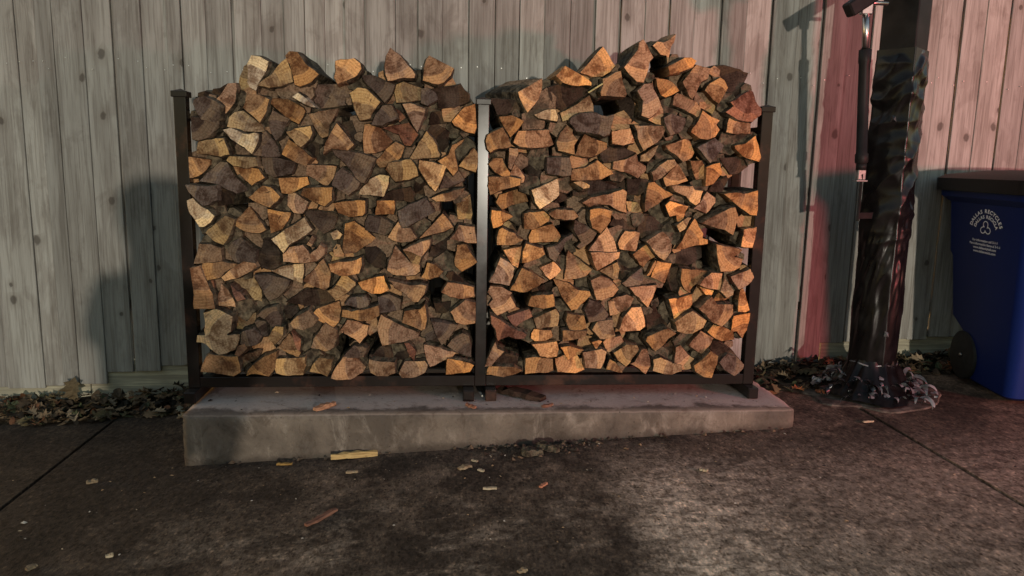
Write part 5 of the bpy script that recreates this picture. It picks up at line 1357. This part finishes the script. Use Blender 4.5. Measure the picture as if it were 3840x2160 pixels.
chip("wood_chip", "wood chip", .807, -.574, .030, -42, .024, .008, CR, "small pale chip on the right of the drive", False, 15)
chip("twig", "twig", .004, .035, .075, -80, .010, .007, (.66, .64, .58), "white peeled twig between the two middle rack feet", True, 16)
chip("bark_scrap", "bark", .277, -.140, .055, 32, .022, .009, RD, "red bark scrap on the slab edge right of the bark slab", True, 17)
chip("wood_chip", "wood chip", .071, -1.168, .030, 27, .020, .008, TA, "tan chip at the bottom middle of the drive", False, 18)
chip("wood_chip", "wood chip", -1.388, -.938, .032, 58, .022, .008, TA, "tan chip in the bottom left corner of the drive", False, 19)
chip("wood_chip", "wood chip", -.784, -.255, .062, 0, .016, .007, (.30, .17, .05), "ochre bark sliver against the slab foot on the left", False, 20)
chip("wood_chip", "wood chip", 1.66, -.20, .050, 5, .012, .006, CR, "pale sliver by the concrete collar of the wrapped post", False, 21)
chip("bark_scrap", "bark", -.045, -.140, .055, -50, .022, .010, (.30, .13, .08), "small reddish scrap on slab in front of middle feet", True, 22)
# specks of sawdust and grit, past counting
gr = random.Random(31)
vs, fs, cc = [], [], []
for k in range(420):
    if gr.random() < .6: x, y = gr.gauss(.1, .8), -.21 - abs(gr.gauss(0, .35))
    else: x, y = gr.uniform(-1.9, 2.2), gr.uniform(-1.6, -.21)
    onslab = gr.random() < .14
    if onslab: x, y = gr.uniform(-1.15, 1.28), gr.uniform(-.19, .08)
    elif -1.2 < x < 1.34 and y > -.21: continue
    L = gr.uniform(.003, .010) * (2.2 if gr.random() < .10 else 1); w = L * gr.uniform(.25, .7); a = gr.uniform(0, 6.3)
    z = (.0035 if onslab else ground_z(x) + .0045)
    d = Vector((math.cos(a), math.sin(a), 0)) * L / 2; s = Vector((-math.sin(a), math.cos(a), 0)) * w / 2
    p = Vector((x, y, z)); b = len(vs); up = Vector((0, 0, w * .6))
    vs += [tuple(q) for q in (p - d - s, p + d - s * .6, p + d + s, p - d * .8 + s, p + up)]
    fs += [(b, b + 1, b + 4), (b + 1, b + 2, b + 4), (b + 2, b + 3, b + 4), (b + 3, b, b + 4)]
    c = gr.choice(((.36, .27, .18), (.28, .18, .10), (.02, .016, .012), (.42, .36, .30), (.03, .02, .015), (.02, .015, .012)))
    cc += [(*c, 1)] * 5
for k in range(150):
    if gr.random() < .55: x, y = gr.gauss(.24, .13), -.215 - abs(gr.gauss(.05, .05))
    else: x, y = gr.uniform(-1.15, 1.3), -.205 - abs(gr.gauss(0, .018))
    L = gr.uniform(.006, .026); w = L * gr.uniform(.4, .8); a = gr.uniform(0, 6.3)
    d = Vector((math.cos(a), math.sin(a), 0)) * L / 2; s = Vector((-math.sin(a), math.cos(a), 0)) * w / 2
    p = Vector((x, y, ground_z(x) + .0045)); b = len(vs); up = Vector((gr.uniform(-.3, .3) * L, gr.uniform(-.3, .3) * L, w * gr.uniform(.4, .9)))
    vs += [tuple(q) for q in (p - d - s, p + d - s * .6, p + d + s, p - d * .8 + s, p + up)]
    fs += [(b, b + 1, b + 4), (b + 1, b + 2, b + 4), (b + 2, b + 3, b + 4), (b + 3, b, b + 4)]
    c = gr.choice(((.07, .05, .035), (.12, .08, .05), (.03, .022, .016), (.16, .10, .06), (.05, .03, .02)))
    cc += [(*c, 1)] * 5
me = mesh("sawdust_grit", vs, fs)
a = me.color_attributes.new("tint", 'FLOAT_COLOR', 'POINT')
a.data.foreach_set("color", [q for c in cc for q in c])
tag(link("sawdust_grit", me, LEAF), "specks of sawdust, bark and grit scattered over drive and slab", "debris", kind="stuff")

# ================================================================== person crouching behind the camera
# (out of frame; the shadow on the fence and the left logs is theirs)
def person():
    gx, gy = -.64, -3.72
    gz = ground_z(gx)
    bm_v = [("pelvis", (0, -.06, .30), .15), ("belly", (0, -.02, .42), .155), ("chest", (0, .06, .60), .175), ("neck", (-.01, .10, .74), .10), ("jaw", (-.02, .13, .84), .15), ("head", (-.02, .12, .96), .172), ("crown", (-.02, .11, 1.06), .12)]
    idx = {}; V = []; R = []; E = []
    def av(n, p, r): idx[n] = len(V); V.append((gx + p[0], gy + p[1], gz + p[2])); R.append(r)
    for n, p, r in bm_v: av(n, p, r)
    names = [b[0] for b in bm_v]
    for a, b in zip(names, names[1:]): E.append((idx[a], idx[b]))
    for s, k in ((-1, "l"), (1, "r")):
        for n, p, r in (("hip", (s * .13, -.03, .29), .11), ("knee", (s * .25, .30, .46), .075), ("ankle", (s * .20, .08, .09), .05), ("toe", (s * .23, .27, .035), .035),
                        ("shoulder", (s * .20, .06, .64), .085), ("elbow", (s * .30, .24, .44), .055), ("wrist", (s * .10, .42, .58), .036), ("palm", (s * .07, .47, .64), .034)):
            av(k + n, p, r)
        E.extend([(idx["pelvis"], idx[k + "hip"]), (idx[k + "hip"], idx[k + "knee"]), (idx[k + "knee"], idx[k + "ankle"]), (idx[k + "ankle"], idx[k + "toe"]),
                  (idx["chest"], idx[k + "shoulder"]), (idx[k + "shoulder"], idx[k + "elbow"]), (idx[k + "elbow"], idx[k + "wrist"]), (idx[k + "wrist"], idx[k + "palm"])])
        for f in range(5):
            q = (s * (.055 + .008 * f), .49 + .01 * f, .655 + .012 * f); q2 = (s * (.02 + .006 * f), .525 + .006 * f, .66 + .013 * f)
            av(f"{k}f{f}a", q, .010); av(f"{k}f{f}b", q2, .008)
            E.extend([(idx[k + "palm"], idx[f"{k}f{f}a"]), (idx[f"{k}f{f}a"], idx[f"{k}f{f}b"])])
    me = bpy.data.meshes.new("person"); me.from_pydata(V, E, [])
    o = bpy.data.objects.new("person", me); COL.objects.link(o)
    me.materials.append(mat_plain("dark_hooded_clothes", (.05, .05, .06), .9, .1, 0, 60, .3, .4).m)
    sk = o.modifiers.new("skin", 'SKIN'); ss = o.modifiers.new("sub", 'SUBSURF'); ss.levels = ss.render_levels = 2
    for i, r in enumerate(R):
        me.skin_vertices[0].data[i].radius = (r, r)
        me.skin_vertices[0].data[i].use_root = (i == 0)
    tag(o, "person crouching behind the camera in dark hooded clothes, hands raised", "person")
person()
